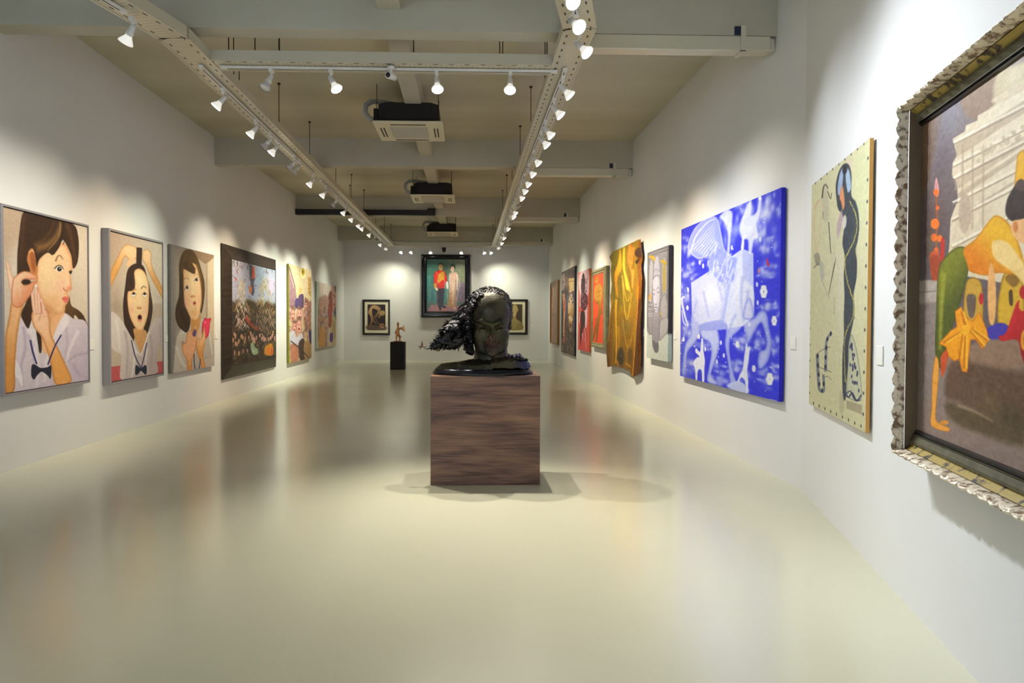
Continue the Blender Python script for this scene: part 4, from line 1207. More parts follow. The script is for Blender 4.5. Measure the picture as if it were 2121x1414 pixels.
    # hands
    P.poly([(215, 1310), (205, 1210), (170, 1150), (150, 1060), (160, 1020), (190, 1040), (200, 990), (215, 930), (250, 910), (270, 960), (310, 980), (305, 1040), (285, 1150), (262, 1220), (265, 1310)], (238, 176, 132), soft=1.5, c2=(214, 150, 80), g=((240, 1150), (240, 1310)), edge=((196, 124, 76), 6))
    P.poly([(302, 1010), (330, 1000), (360, 980), (375, 900), (386, 870), (398, 990), (385, 1080), (375, 1180), (400, 1280), (365, 1292), (340, 1210), (310, 1130)], (222, 156, 84), soft=1.5, c2=(236, 190, 140), g=((360, 1150), (340, 980)), edge=((180, 116, 56), 6))
    for a_, b_ in (((212, 930), (262, 930)), ((292, 866), (290, 950)), ((305, 960), (330, 1040)), ((330, 905), (340, 1000)), ((345, 930), (350, 1010)), ((200, 980), (280, 1000))):
        P.line([a_, b_], 16, (244, 200, 160), 18, soft=1.5, edge=((206, 146, 104), 4))
    P.poly([(262, 950), (280, 905), (302, 910), (296, 965), (275, 975)], (104, 80, 128), soft=1)
    P.ell(168, 1045, 12, 16, (160, 150, 140), soft=3)
    P.line([(282, 1150), (284, 1240), (296, 1320)], 9, (36, 40, 92)); P.line([(348, 1200), (342, 1260), (334, 1306)], 8, (36, 40, 92))
    P.tex(.012, 5, 5)
    return P

def paint_crowd_towers():
    P = Paint([(130, 208), (545, 322), (554, 1135), (148, 1206)], 200, 330, (60, 52, 44))
    r = np.random.RandomState(11)
    P.poly([(120, 190), (560, 310), (560, 640), (125, 660)], (178, 184, 214), sm=False, c2=(160, 176, 200), g=((140, 300), (540, 500)), soft=8)
    P.blob(400, 380, 40, 130, (120, 150, 170), .7); P.blob(510, 470, 40, 90, (206, 184, 214), .7)
    for (x, y) in P.inside(90, r, 0, 1, .38, .5):
        P.blob(x, y, r.uniform(12, 30), r.uniform(15, 30), (66 + r.randint(40), 56 + r.randint(30), 34 + r.randint(20)), .7)
    for (x, y) in P.inside(40, r, 0, 1, .02, .34):
        P.blob(x, y, r.uniform(4, 9), r.uniform(5, 12), (90 + r.randint(60), 80 + r.randint(40), 96 + r.randint(50)), .6)
    for (x, y) in P.inside(22, r, 0, 1, 0, .05): P.line([(x, y - 10), (x + r.uniform(-6, 6), y + r.uniform(20, 45))], 6, (96, 78, 60), 2, soft=1)
    P.poly([(310, 380), (320, 300), (338, 278), (352, 320), (350, 400), (335, 440), (318, 430)], (196, 84, 54)); P.poly([(322, 400), (350, 400), (342, 440), (350, 520), (330, 560), (310, 500)], (84, 88, 110)); P.ell(312, 500, 14, 40, (204, 118, 70))
    P.poly([(300, 260), (330, 300), (315, 430), (300, 360)], (70, 70, 92), a=.8)
    for cx, cy, c in ((178, 320, (150, 104, 96)), (176, 398, (196, 74, 60))):
        for k_ in range(5): P.line([(cx, cy), (cx + r.uniform(-24, 24), cy + r.uniform(-34, 34))], 7, c, 2, soft=1)
    # bottom crowd
    pal = [(74, 66, 54), (96, 84, 62), (56, 50, 48), (122, 100, 74), (64, 70, 66), (104, 62, 52), (48, 44, 40), (140, 120, 90)]
    for (x, y) in P.inside(420, r, 0, 1, .48, 1):
        P.blob(x, y, r.uniform(5, 16), r.uniform(8, 22), pal[r.randint(len(pal))], .75)
    def tower(cx, y0, y1, w0, w1, cols, n):
        for _ in range(n):
            t = r.uniform(0, 1); y = y0 + (y1 - y0) * t; w = w0 + (w1 - w0) * t
            x = cx + r.uniform(-w, w); L = r.uniform(22, 60); s_ = r.choice((-1, 1))
            P.line([(x, y), (x + s_ * L * .45, y + L)], r.uniform(3, 7), cols[r.randint(len(cols))], 2, soft=.8, a=.9)
    tower(228, 390, 640, 8, 44, [(206, 200, 176), (186, 176, 140), (220, 214, 206)], 90)
    tower(235, 620, 850, 52, 66, [(222, 196, 190), (206, 170, 160), (238, 226, 220)], 80)
    tower(445, 370, 620, 18, 80, [(176, 166, 128), (150, 140, 106), (198, 188, 150)], 110)
    tower(455, 620, 880, 92, 90, [(150, 128, 110), (176, 152, 128), (128, 112, 104)], 80)
    P.line([(270, 760), (330, 840), (395, 890)], 34, (186, 74, 58), 12, soft=5, a=.8)
    for (x, y) in list(P.inside(26, r, 0, 1, .70, .8)) + [(153, 970), (192, 1010), (268, 960), (302, 950), (338, 940), (425, 965), (456, 968), (488, 970), (520, 940), (545, 960), (210, 1095), (250, 1075), (290, 1075), (170, 1090)]:
        P.ell(x, y, 7, r.uniform(18, 30), [(206, 160, 140), (214, 176, 130), (190, 140, 130)][r.randint(3)], soft=2); P.blob(x, y - 26, 7, 9, (44, 34, 32), .9)
    P.poly([(320, 1010), (345, 1000), (358, 1040), (388, 1070), (385, 1105), (345, 1115), (322, 1060)], (160, 182, 150), soft=2); P.blob(345, 1080, 12, 16, (206, 220, 190), .6)
    P.poly([(450, 1110), (455, 1050), (485, 1020), (515, 1010), (532, 1060), (528, 1115), (490, 1125)], (206, 140, 48), soft=3); P.ell(490, 1080, 8, 36, (220, 100, 50)); P.ell(518, 1085, 9, 34, (206, 84, 44))
    P.tex(.03, 3, 6)
    return P

def paint_concert_crowd():
    P = Paint([(78, 118), (352, 182), (366, 1268), (82, 1332)], 130, 300, (206, 190, 152))
    r = np.random.RandomState(12)
    P.poly([(78, 130), (160, 400), (180, 620), (82, 640)], (150, 118, 128), sm=False, soft=2); P.line([(82, 150), (155, 390)], 8, (110, 84, 96)); P.line([(84, 200), (140, 400)], 6, (222, 204, 190))
    P.poly([(310, 260), (355, 260), (360, 520), (318, 460)], (174, 140, 72), sm=False, soft=2)
    for y in (290, 340, 390, 440): P.line([(312, y + 10), (356, y)], 6, (110, 84, 56))
    P.ell(250, 215, 34, 70, (236, 224, 170), soft=2); P.ell(250, 205, 22, 46, (190, 170, 40), soft=2); P.ell(246, 200, 9, 20, (120, 104, 30), soft=2)
    P.poly([(192, 390), (230, 374), (234, 480), (196, 500)], (214, 176, 112), sm=False)
    P.poly([(195, 500), (250, 470), (262, 540), (255, 640), (200, 620)], (84, 62, 104)); P.poly([(152, 560), (180, 520), (200, 560), (190, 640), (156, 640)], (80, 66, 116))
    P.poly([(270, 540), (300, 520), (330, 560), (360, 560), (360, 900), (280, 900)], (150, 104, 84), soft=3)
    pal = [(206, 156, 120), (176, 120, 104), (120, 84, 80), (220, 184, 140), (96, 74, 84), (160, 120, 80), (190, 140, 140), (222, 200, 190)]
    for (x, y) in P.inside(420, r, 0, 1, .45, 1): P.blob(x, y, r.uniform(5, 14), r.uniform(10, 30), pal[r.randint(len(pal))], .7)
    for cx, cy, rx, ry in ((125, 730, 26, 90), (208, 720, 34, 80), (290, 610, 20, 50), (205, 860, 32, 90), (145, 880, 26, 70)):
        P.ell(cx, cy, rx, ry, (222, 164, 150), soft=3, edge=((150, 92, 84), 5)); P.blob(cx, cy - ry, rx, ry * .3, (96, 66, 60), .8)
        P.ell(cx - rx * .4, cy - 14, 5, 7, (70, 44, 44)); P.ell(cx + rx * .4, cy - 14, 5, 7, (70, 44, 44)); P.ell(cx, cy + ry * .45, rx * .35, ry * .16, (120, 40, 44))
    P.poly([(90, 960), (140, 920), (170, 1000), (240, 960), (250, 1060), (180, 1100), (100, 1100)], (206, 204, 220), soft=3)
    P.poly([(100, 1110), (160, 1090), (200, 1200), (190, 1300), (110, 1300)], (196, 130, 104), soft=3); P.poly([(200, 1080), (270, 1030), (280, 1280), (220, 1290)], (74, 54, 52), soft=3)
    P.poly([(270, 1080), (350, 1050), (366, 1260), (280, 1270)], (170, 134, 84), soft=4); P.poly([(330, 930), (366, 920), (366, 1080), (340, 1060)], (50, 54, 96), soft=3)
    P.line([(100, 1050), (220, 1150), (345, 1280)], 14, (70, 60, 60), soft=1.5); P.poly([(82, 1280), (96, 1260), (100, 1330), (84, 1332)], (190, 190, 84))
    P.tex(.035, 3, 7)
    return P

def paint_microphone():
    P = Paint([(422, 322), (660, 372), (676, 1100), (430, 1148)], 110, 240, (216, 200, 190))
    r = np.random.RandomState(13)
    P.poly([(420, 320), (450, 330), (462, 1140), (430, 1146)], (196, 206, 192), sm=False, soft=3)
    for x in (500, 530, 560, 600): P.line([(x, 350), (x + 4, 560)], 5, (190, 160, 160), soft=1.5, a=.7)
    P.poly([(440, 600), (480, 500), (550, 490), (566, 600), (556, 1100), (450, 1130)], (176, 134, 120), soft=4)
    pal = [(206, 160, 120), (150, 110, 110), (222, 176, 140), (110, 90, 100), (190, 150, 90), (214, 190, 190)]
    for (x, y) in P.inside(200, r, 0.08, .55, .35, 1): P.blob(x, y, r.uniform(4, 10), r.uniform(8, 24), pal[r.randint(len(pal))], .7)
    P.poly([(450, 1100), (480, 900), (520, 880), (530, 1120)], (214, 160, 90), soft=3)
    P.poly([(614, 372), (664, 378), (674, 640), (650, 700), (616, 640)], (226, 160, 140), soft=2, edge=((150, 90, 80), 4)); P.poly([(640, 374), (664, 380), (664, 440), (650, 430)], (50, 36, 40))
    P.line([(625, 480), (660, 500)], 8, (70, 44, 44)); P.line([(630, 590), (655, 600)], 12, (196, 84, 84)); P.ell(636, 545, 8, 20, (240, 190, 170), soft=2)
    P.poly([(640, 680), (676, 640), (680, 900), (650, 1000)], (92, 92, 110), soft=3)
    P.poly([(600, 800), (640, 720), (672, 820), (676, 1090), (610, 1110)], (220, 196, 150), soft=3)
    for k_ in range(6): P.line([(610 + k_ * 10, 760 + k_ * 12), (634 + k_ * 8, 960 + k_ * 14)], 5, (238, 206, 130) if k_ % 2 else (140, 104, 80), soft=1.2)
    P.poly([(572, 560), (566, 500), (590, 432), (610, 450), (616, 560), (616, 700), (606, 860), (578, 868), (572, 760), (562, 680)], (126, 48, 40), c2=(172, 74, 62), g=((590, 450), (600, 700)), soft=1.5, edge=((92, 36, 34), 4))
    P.poly([(592, 1010), (600, 950), (630, 950), (636, 1020), (620, 1066), (598, 1050)], (96, 56, 150), soft=1.5)
    P.blob(545, 700, 10, 60, (150, 170, 206), .6)
    P.tex(.03, 3, 8)
    return P
def paint_golden_abstract():
    P = Paint([(70, 392), (138, 378), (145, 1105), (72, 1085)], 70, 260, (206, 130, 58))
    P.poly([(66, 700), (150, 700), (150, 1110), (66, 1090)], (176, 106, 56), soft=20, sm=False)
    for p, w, c in (([(95, 400), (100, 500), (88, 640)], 14, (255, 226, 150)), ([(85, 600), (80, 680), (82, 730)], 8, (222, 170, 90)), ([(125, 400), (122, 520), (128, 700)], 7, (206, 150, 70)), ([(75, 400), (74, 600)], 8, (140, 40, 24)),
                    ([(110, 420), (108, 560)], 8, (206, 150, 76)), ([(100, 720), (110, 900), (104, 1080)], 16, (150, 96, 56)), ([(76, 900), (80, 1060)], 6, (196, 140, 66))):
        P.line(p, w, c, w * .3, soft=2, a=.85)
    P.tex(.05, 4, 9)
    return P

def paint_golden_mask():
    P = Paint([(200, 210), (368, 130), (374, 1280), (203, 1222)], 120, 400, (74, 62, 66))
    r = np.random.RandomState(14)
    pal = [(60, 48, 50), (110, 90, 84), (44, 38, 44), (134, 110, 92), (80, 66, 84), (150, 130, 116)]
    for (x, y) in P.inside(260, r): P.blob(x, y, r.uniform(6, 18), r.uniform(14, 50), pal[r.randint(len(pal))], .6)
    P.poly([(205, 260), (235, 230), (250, 330), (235, 420), (205, 430)], (176, 150, 146), soft=3); P.ell(222, 330, 10, 14, (84, 56, 60), soft=2)
    P.line([(225, 480), (240, 640), (235, 900), (240, 1100)], 34, (220, 160, 130), 16, soft=4); P.line([(236, 560), (244, 700)], 12, (220, 60, 50), 8, soft=2); P.line([(238, 1020), (242, 1110)], 12, (214, 60, 40), 8, soft=2)
    P.poly([(256, 700), (262, 560), (285, 480), (330, 450), (368, 520), (370, 900), (340, 960), (300, 900), (270, 800)], (92, 84, 116), soft=4)
    P.poly([(290, 290), (362, 280), (360, 440), (300, 470)], (206, 176, 110), sm=False, soft=1.5, c2=(240, 222, 176), g=((290, 380), (350, 370)))
    P.line([(290, 330), (362, 322)], 6, (120, 90, 60)); P.line([(292, 300), (362, 292)], 5, (240, 226, 186))
    P.poly([(284, 560), (300, 500), (330, 470), (352, 540), (362, 660), (350, 820), (330, 960), (312, 950), (296, 860), (284, 740)], (222, 204, 170), soft=2, c2=(190, 156, 90), g=((300, 600), (360, 700)), edge=((96, 76, 84), 5))
    P.line([(288, 560), (310, 500), (326, 560)], 8, (74, 70, 120), 4); P.line([(330, 560), (345, 500), (362, 570)], 8, (74, 70, 120), 4)
    P.ell(296, 580, 6, 14, (50, 44, 70)); P.ell(344, 590, 8, 14, (50, 44, 70)); P.line([(320, 560), (322, 720)], 8, (240, 226, 196), 4, soft=1.5); P.ell(295, 745, 8, 10, (120, 84, 90))
    P.poly([(300, 770), (320, 760), (344, 800), (330, 830), (308, 810)], (240, 220, 200), soft=2); P.poly([(305, 855), (322, 870), (335, 860), (322, 915)], (110, 64, 84), soft=1.5)
    P.line([(306, 930), (330, 970), (350, 920)], 8, (206, 186, 150), 4, soft=2)
    for (x, y) in P.inside(40, r, 0, 1, .78, 1): P.line([(x, y), (x + r.uniform(-14, 14), y + r.uniform(15, 60))], 6, [(176, 150, 130), (206, 170, 90), (140, 120, 130)][r.randint(3)], 2, soft=1.5, a=.7)
    P.tex(.05, 4, 10)
    return P

def paint_red_figure():
    P = Paint([(416, 210), (552, 168), (556, 1230), (416, 1188)], 110, 400, (232, 84, 84))
    P.poly([(430, 230), (540, 180), (545, 480), (440, 480)], (240, 196, 206), soft=8); P.line([(440, 330), (446, 520), (440, 640)], 30, (244, 214, 220), 10, soft=4)
    P.poly([(500, 600), (530, 580), (530, 860), (508, 900)], (244, 206, 214), soft=3); P.line([(500, 880), (512, 1000), (504, 1100)], 12, (244, 200, 200), 5, soft=2); P.line([(445, 700), (428, 850)], 14, (244, 210, 216), 6, soft=3)
    r = np.random.RandomState(15)
    dk = (60, 32, 46)
    P.poly([(462, 250), (476, 215), (490, 240), (498, 300), (500, 420), (480, 470), (455, 450), (448, 350), (455, 290)], dk, soft=1.5)
    P.poly([(450, 480), (480, 450), (510, 470), (532, 520), (538, 600), (520, 660), (490, 690), (460, 660), (445, 580)], (96, 44, 58), soft=1.5)
    for (x, y) in [(r.uniform(450, 532), r.uniform(260, 680)) for _ in range(110)]:
        P.ell(x, y, r.uniform(3, 7), r.uniform(4, 12), [(52, 28, 44), (150, 60, 76), (214, 130, 140), (80, 36, 60), (230, 170, 180)][r.randint(5)], soft=1, a=.85)
    P.poly([(442, 740), (460, 690), (500, 720), (502, 860), (480, 940), (462, 1040), (450, 1140), (444, 1080), (440, 960), (448, 860)], (72, 36, 42), soft=1.5)
    P.line([(500, 880), (516, 960), (530, 1040)], 8, (90, 36, 44), 3); P.line([(470, 980), (482, 1070)], 14, (240, 180, 184), 5, soft=2); P.line([(520, 1100), (514, 1190)], 8, (240, 200, 196), 4, soft=2)
    P.tex(.02, 4, 11)
    return P

def paint_golden_horned():
    P = Paint([(598, 250), (728, 222), (740, 1115), (612, 1100)], 100, 330, (238, 84, 46))
    P.blob(640, 700, 20, 200, (246, 96, 60), .5)
    g1, g2 = (186, 132, 40), (140, 96, 36)
    P.poly([(612, 300), (640, 280), (660, 270), (664, 300), (655, 340), (636, 350), (615, 320)], g1, soft=1.5); P.line([(612, 290), (640, 305), (664, 285)], 7, (110, 70, 30), 4)
    P.poly([(640, 380), (670, 350), (710, 390), (728, 440), (722, 560), (712, 660), (726, 740), (705, 760), (690, 860), (680, 960), (665, 1090), (650, 1080), (655, 960), (665, 820), (668, 760), (676, 640), (655, 620), (625, 560), (618, 500), (640, 450)], g1, c2=g2, g=((640, 500), (700, 900)), soft=1.5, edge=((120, 80, 30), 4))
    P.poly([(655, 780), (640, 860), (622, 980), (608, 1080), (616, 1090), (640, 1010), (668, 880)], g2, soft=1.5)
    P.line([(640, 380), (622, 480), (640, 560), (690, 540)], 20, (206, 150, 60), 12, soft=2); P.line([(700, 420), (705, 520), (690, 600)], 14, (214, 164, 76), 8, soft=3, a=.8); P.line([(640, 580), (665, 610), (690, 580)], 5, (90, 56, 26))
    P.line([(655, 460), (700, 450)], 5, (110, 74, 30), soft=2); P.poly([(625, 820), (640, 780), (650, 840), (636, 900)], (226, 76, 44), soft=3)
    P.tex(.025, 4, 12)
    return P

def paint_drapery():
    P = Paint([(26, 50), (348, 50), (348, 1340), (26, 1340)], 150, 520, (150, 116, 14))
    P.poly([(60, 40), (340, 40), (340, 700), (60, 700)], (128, 108, 14), sm=False, c2=(160, 122, 16), g=((100, 300), (320, 300)), soft=10)
    P.poly([(60, 700), (340, 700), (340, 1320), (60, 1320)], (158, 112, 14), sm=False, soft=40, c2=(120, 82, 20), g=((100, 800), (300, 1250)))
    r = np.random.RandomState(16)
    for _ in range(60):
        x = r.uniform(85, 325); y = r.uniform(100, 1200)
        P.line([(x, y), (x + r.uniform(-14, 14), y + r.uniform(100, 300))], r.uniform(6, 20), [(96, 74, 8), (186, 148, 20), (206, 164, 30), (122, 84, 10)][r.randint(4)], 3, soft=5, a=.45)
    P.poly([(130, 240), (140, 150), (152, 180), (160, 260), (160, 340), (130, 400), (120, 480), (128, 600), (110, 580), (98, 480), (96, 380), (118, 300)], (236, 176, 40), c2=(240, 150, 24), g=((130, 200), (120, 560)), soft=2, edge=((190, 120, 20), 5))
    P.poly([(164, 260), (170, 150), (190, 140), (192, 230), (196, 340), (220, 430), (238, 500), (240, 560), (226, 540), (200, 520), (184, 420), (166, 330)], (222, 190, 40), c2=(246, 196, 60), g=((180, 200), (220, 480)), soft=2, edge=((176, 134, 20), 5))
    P.poly([(210, 200), (225, 140), (240, 110), (252, 140), (276, 140), (270, 200), (266, 280), (250, 330), (278, 350), (272, 440), (266, 520), (248, 500), (246, 400), (230, 330), (214, 280)], (240, 130, 40), soft=2, c2=(250, 170, 60), g=((230, 160), (260, 460)), edge=((190, 84, 20), 5))
    P.line([(232, 230), (250, 250)], 5, (150, 60, 20)); P.line([(228, 290), (246, 300)], 5, (150, 60, 20))
    for x in (225, 240, 256, 272): P.line([(x, 120), (x + 2, 210)], 5, (250, 176, 60), soft=1.2, a=.8)
    P.line([(168, 420), (200, 600), (222, 630), (245, 560)], 7, (222, 186, 60), 5, soft=1.5); P.line([(164, 400), (190, 700), (214, 800), (240, 640), (256, 560)], 9, (214, 176, 70), 5, soft=1.5)
    P.line([(176, 560), (200, 740), (214, 760)], 5, (196, 154, 40), soft=1.5); P.line([(175, 800), (200, 1000), (235, 1060), (256, 900)], 6, (196, 148, 60), 4, soft=1.5)
    P.line([(110, 620), (106, 800), (112, 1000), (108, 1200)], 16, (240, 176, 30), 10, soft=2.5); P.line([(130, 860), (135, 1000), (128, 1100)], 12, (216, 156, 30), 6, soft=3); P.line([(320, 420), (300, 560), (312, 660), (290, 780)], 14, (222, 120, 20), 6, soft=3)
    P.blob(215, 860, 30, 60, (110, 100, 60), .6); P.ell(152, 1140, 34, 80, (66, 54, 40), soft=8); P.ell(240, 1130, 20, 70, (96, 66, 30), soft=8); P.ell(88, 1130, 10, 50, (50, 36, 16), soft=5)
    P.blob(152, 1130, 6, 8, (160, 150, 120), .7); P.line([(120, 1180), (130, 1230)], 12, (206, 130, 30), 6, soft=3); P.line([(200, 1200), (230, 1220), (250, 1240)], 12, (206, 150, 30), 6, soft=3)
    P.poly([(316, 60), (345, 60), (348, 900), (330, 1300), (262, 1335), (284, 1000), (306, 700), (318, 500), (308, 300)], (146, 84, 12), soft=4, c2=(92, 52, 14), g=((310, 600), (340, 620)))
    P.line([(318, 500), (306, 700), (284, 1000), (262, 1320)], 6, (236, 160, 30), soft=2)
    P.poly([(26, 700), (88, 620), (84, 900), (96, 1236), (30, 1250), (26, 950)], (112, 72, 12), soft=5, c2=(150, 104, 20), g=((40, 900), (90, 900))); P.line([(80, 620), (60, 800), (44, 1000)], 7, (206, 150, 30), 4, soft=2)
    P.poly([(280, 180), (330, 140), (335, 230), (290, 220)], (74, 40, 20), soft=4); P.poly([(284, 270), (320, 244), (300, 296)], (54, 30, 16), soft=2)
    P.tex(.02, 5, 13)
    return P

def paint_grey_face():
    P = Paint([(398, 192), (592, 125), (596, 1192), (398, 1150)], 140, 470, (150, 146, 152))
    P.poly([(390, 110), (620, 110), (620, 1220), (390, 1220)], (142, 138, 146), sm=False, c2=(158, 154, 160), g=((400, 400), (590, 400)), soft=10)
    P.poly([(390, 880), (420, 940), (450, 940), (450, 980), (520, 1000), (570, 940), (620, 930), (620, 1220), (390, 1220)], (200, 208, 204), sm=False, soft=2)
    P.line([(398, 200), (592, 135)], 16, (120, 116, 122), sm=False); P.line([(404, 225), (590, 165)], 6, (90, 88, 96), sm=False)
    P.line([(404, 200), (404, 870)], 14, (120, 116, 124), sm=False); P.line([(415, 230), (415, 860)], 5, (96, 92, 100), sm=False); P.line([(586, 140), (588, 930)], 16, (112, 108, 114), sm=False)
    # side statues
    P.poly([(415, 320), (440, 250), (455, 320), (448, 500), (440, 640), (418, 600)], (176, 174, 184), soft=3, edge=((110, 106, 116), 5)); P.poly([(525, 280), (560, 220), (580, 300), (582, 560), (560, 640), (530, 560)], (166, 162, 170), soft=3, edge=((104, 100, 108), 6))
    P.poly([(520, 640), (560, 560), (586, 640), (584, 780), (550, 810), (525, 760)], (172, 168, 178), soft=3, edge=((108, 104, 114), 6))
    P.poly([(408, 680), (450, 720), (470, 900), (445, 940), (412, 870)], (150, 146, 156), soft=3, edge=((104, 100, 110), 6)); P.poly([(520, 820), (590, 780), (590, 900), (560, 950), (520, 980)], (176, 174, 180), soft=3, edge=((116, 112, 120), 6))
    for y in (620, 660, 700, 740, 760): P.line([(410, y), (440, y + 6), (455, y - 4)], 6, (214, 214, 222), soft=1.5, a=.7)
    # main face
    P.poly([(452, 420), (456, 300), (470, 230), (490, 210), (505, 240), (515, 320), (520, 420), (524, 520), (520, 640), (510, 700), (518, 760), (516, 900), (505, 1010), (495, 1100), (478, 1095), (452, 1040), (448, 900), (452, 780), (460, 720), (448, 620), (444, 520)],
           (182, 178, 196), soft=2, c2=(150, 146, 160), g=((460, 500), (520, 900)), edge=((112, 108, 122), 6))
    P.poly([(452, 430), (480, 400), (505, 420), (516, 500), (514, 620), (500, 710), (482, 745), (464, 700), (452, 620), (448, 520)], (204, 200, 220), soft=2, edge=((150, 146, 166), 6))
    P.line([(450, 430), (478, 396), (508, 400), (520, 430)], 6, (110, 106, 118), 4, soft=1.5); P.line([(452, 370), (480, 340), (512, 360)], 5, (120, 116, 128), soft=1.5)
    P.line([(452, 530), (462, 520), (470, 536)], 5, (120, 116, 136)); P.line([(450, 560), (462, 574), (472, 556)], 5, (92, 88, 104)); P.line([(486, 520), (500, 504), (512, 522)], 5, (120, 116, 136)); P.line([(486, 542), (500, 556), (512, 540)], 5, (92, 88, 104))
    P.line([(476, 540), (474, 620), (470, 650)], 5, (226, 224, 240), 7, soft=1.5); P.line([(468, 655), (480, 662), (490, 652)], 5, (96, 90, 110)); P.line([(464, 690), (480, 684), (496, 690)], 6, (110, 96, 110)); P.line([(468, 704), (480, 712), (492, 702)], 4, (128, 118, 134))
    P.poly([(452, 1010), (470, 990), (480, 1020), (505, 1010), (510, 1080), (492, 1108), (470, 1090)], (112, 108, 116), soft=3)
    P.poly([(412, 220), (440, 215), (468, 235), (464, 270), (436, 244), (412, 238)], (196, 160, 60), soft=2); P.poly([(515, 262), (550, 258), (575, 290), (560, 300), (520, 275)], (200, 164, 60), soft=2)
    P.poly([(540, 320), (560, 290), (568, 420), (565, 540), (545, 540), (540, 430)], (186, 156, 76), soft=3, a=.85); P.poly([(412, 620), (420, 570), (436, 570), (430, 610)], (206, 160, 60), soft=3); P.ell(526, 745, 8, 16, (196, 160, 80), soft=3)
    P.tex(.02, 4, 14)
    return P

def paint_winged_beast():
    P = Paint([(97, 293), (670, 55), (665, 1303), (73, 1155)], 250, 460, (52, 58, 226))
    r = np.random.RandomState(17)
    P.poly([(60, 600), (140, 600), (140, 1200), (60, 1200)], (96, 104, 226), sm=False, soft=20, a=.6)
    def cloud(cx, cy, rx, ry, n=16, c=(176, 190, 246)):
        for _ in range(n):
            x = cx + r.normal() * rx * .5; y = cy + r.normal() * ry * .5
            P.blob(x, y, rx * r.uniform(.12, .34), ry * r.uniform(.12, .34), [c, (214, 222, 252), (140, 156, 242)][r.randint(3)], .6)
    for a_ in ((130, 400, 40, 60), (130, 540, 50, 70), (200, 440, 50, 40), (380, 260, 60, 120), (460, 180, 50, 80), (540, 260, 60, 140), (600, 160, 50, 90), (600, 380, 60, 90), (590, 520, 70, 50), (600, 730, 60, 50), (110, 680, 30, 60),
               (120, 900, 50, 60), (640, 950, 40, 60), (540, 950, 70, 60), (430, 980, 60, 60), (200, 950, 60, 40), (300, 1130, 70, 60), (130, 1090, 60, 60), (560, 1150, 90, 60), (640, 1110, 40, 40), (420, 1090, 60, 50)):
        cloud(*a_)
    P.line([(110, 680), (92, 700), (110, 800), (125, 850), (100, 830), (92, 760)], 14, (206, 214, 250), 6, soft=2)
    body = (196, 204, 248); sh = (120, 134, 234)
    # back legs
    P.poly([(150, 780), (210, 820), (195, 900), (160, 960), (120, 1010), (112, 1090), (100, 1150), (88, 1140), (95, 1040), (110, 960), (140, 900)], (176, 186, 246), soft=2, edge=(sh, 8))
    P.poly([(200, 860), (290, 860), (312, 940), (300, 1020), (268, 1110), (262, 1150), (300, 1200), (270, 1205), (235, 1180), (248, 1100), (262, 1010), (250, 950), (205, 920)], (186, 196, 248), soft=2, edge=(sh, 8))
    # front legs
    P.poly([(362, 830), (440, 770), (445, 850), (400, 900), (375, 930), (372, 1010), (392, 1120), (410, 1190), (400, 1215), (375, 1200), (362, 1080), (345, 960), (350, 900)], (176, 186, 246), soft=2, edge=(sh, 8))
    P.poly([(455, 830), (515, 800), (540, 770), (570, 757), (592, 780), (605, 860), (620, 950), (605, 1040), (575, 1090), (545, 1100), (538, 1050), (552, 1000), (580, 985), (590, 940), (570, 850), (552, 830), (520, 880), (490, 935), (470, 910)], (180, 190, 246), soft=2, edge=(sh, 8))
    P.poly([(362, 1200), (430, 1180), (485, 1230), (470, 1258), (400, 1240), (360, 1220)], (190, 200, 246), soft=3)
    # box torso
    P.poly([(148, 598), (255, 530), (390, 440), (448, 400), (510, 425), (512, 610), (518, 680), (515, 790), (450, 850), (330, 870), (205, 860), (150, 780)], body, sm=False, soft=1.5, c2=(216, 222, 250), g=((180, 640), (480, 700)))
    P.poly([(448, 400), (510, 425), (512, 620), (450, 560)], (182, 192, 246), sm=False, soft=1.5)
    P.poly([(205, 840), (330, 815), (360, 860), (330, 872), (200, 880)], (150, 162, 240), soft=2)
    P.blob(260, 680, 60, 60, (240, 240, 246), .8); P.blob(420, 620, 40, 70, (226, 230, 250), .8); P.blob(300, 760, 60, 50, (206, 212, 248), .6)
    P.line([(385, 540), (360, 680), (330, 830)], 40, (156, 168, 240), 20, soft=8, a=.8); P.line([(400, 520), (372, 680), (345, 830)], 16, (222, 228, 252), 8, soft=4, a=.8)
    for p in ([(450, 560), (440, 700), (455, 820)], [(480, 640), (475, 760)], [(220, 650), (250, 800)], [(180, 700), (160, 780)], [(410, 780), (380, 840), (360, 920)], [(300, 560), (330, 700)]): P.line(p, 12, (150, 162, 240), 5, soft=5, a=.7)
    P.poly([(450, 790), (475, 690), (500, 700), (515, 790), (480, 810)], (206, 212, 250), soft=3, edge=(sh, 6))
    # wing
    P.poly([(135, 370), (170, 290), (230, 235), (280, 217), (310, 240), (328, 320), (345, 400), (385, 440), (420, 450), (410, 520), (385, 600), (360, 580), (320, 600), (280, 560), (250, 500), (255, 440), (200, 460), (160, 440), (140, 410)],
           (150, 162, 238), soft=2, edge=((206, 214, 250), 5))
    for k_ in range(8):
        x0 = 150 + k_ * 14; y0 = 400 + k_ * 8
        P.line([(x0, y0), (x0 + 60, y0 - 60 - k_ * 4), (290, 250 + k_ * 18)], 7, (206, 214, 250), 3, soft=1.5, a=.85)
    for _ in range(60):
        x = r.uniform(250, 400); y = r.uniform(400, 600) if x > 300 else r.uniform(380, 520)
        P.line([(x, y), (x - 8, y + 34)], 9, (214, 220, 252) if r.rand() > .4 else (130, 142, 234), 4, soft=2, a=.8)
    P.line([(150, 420), (180, 330), (250, 250), (290, 235)], 8, (214, 220, 252), 5, soft=2)
    # dancers on top
    wt = (232, 238, 254)
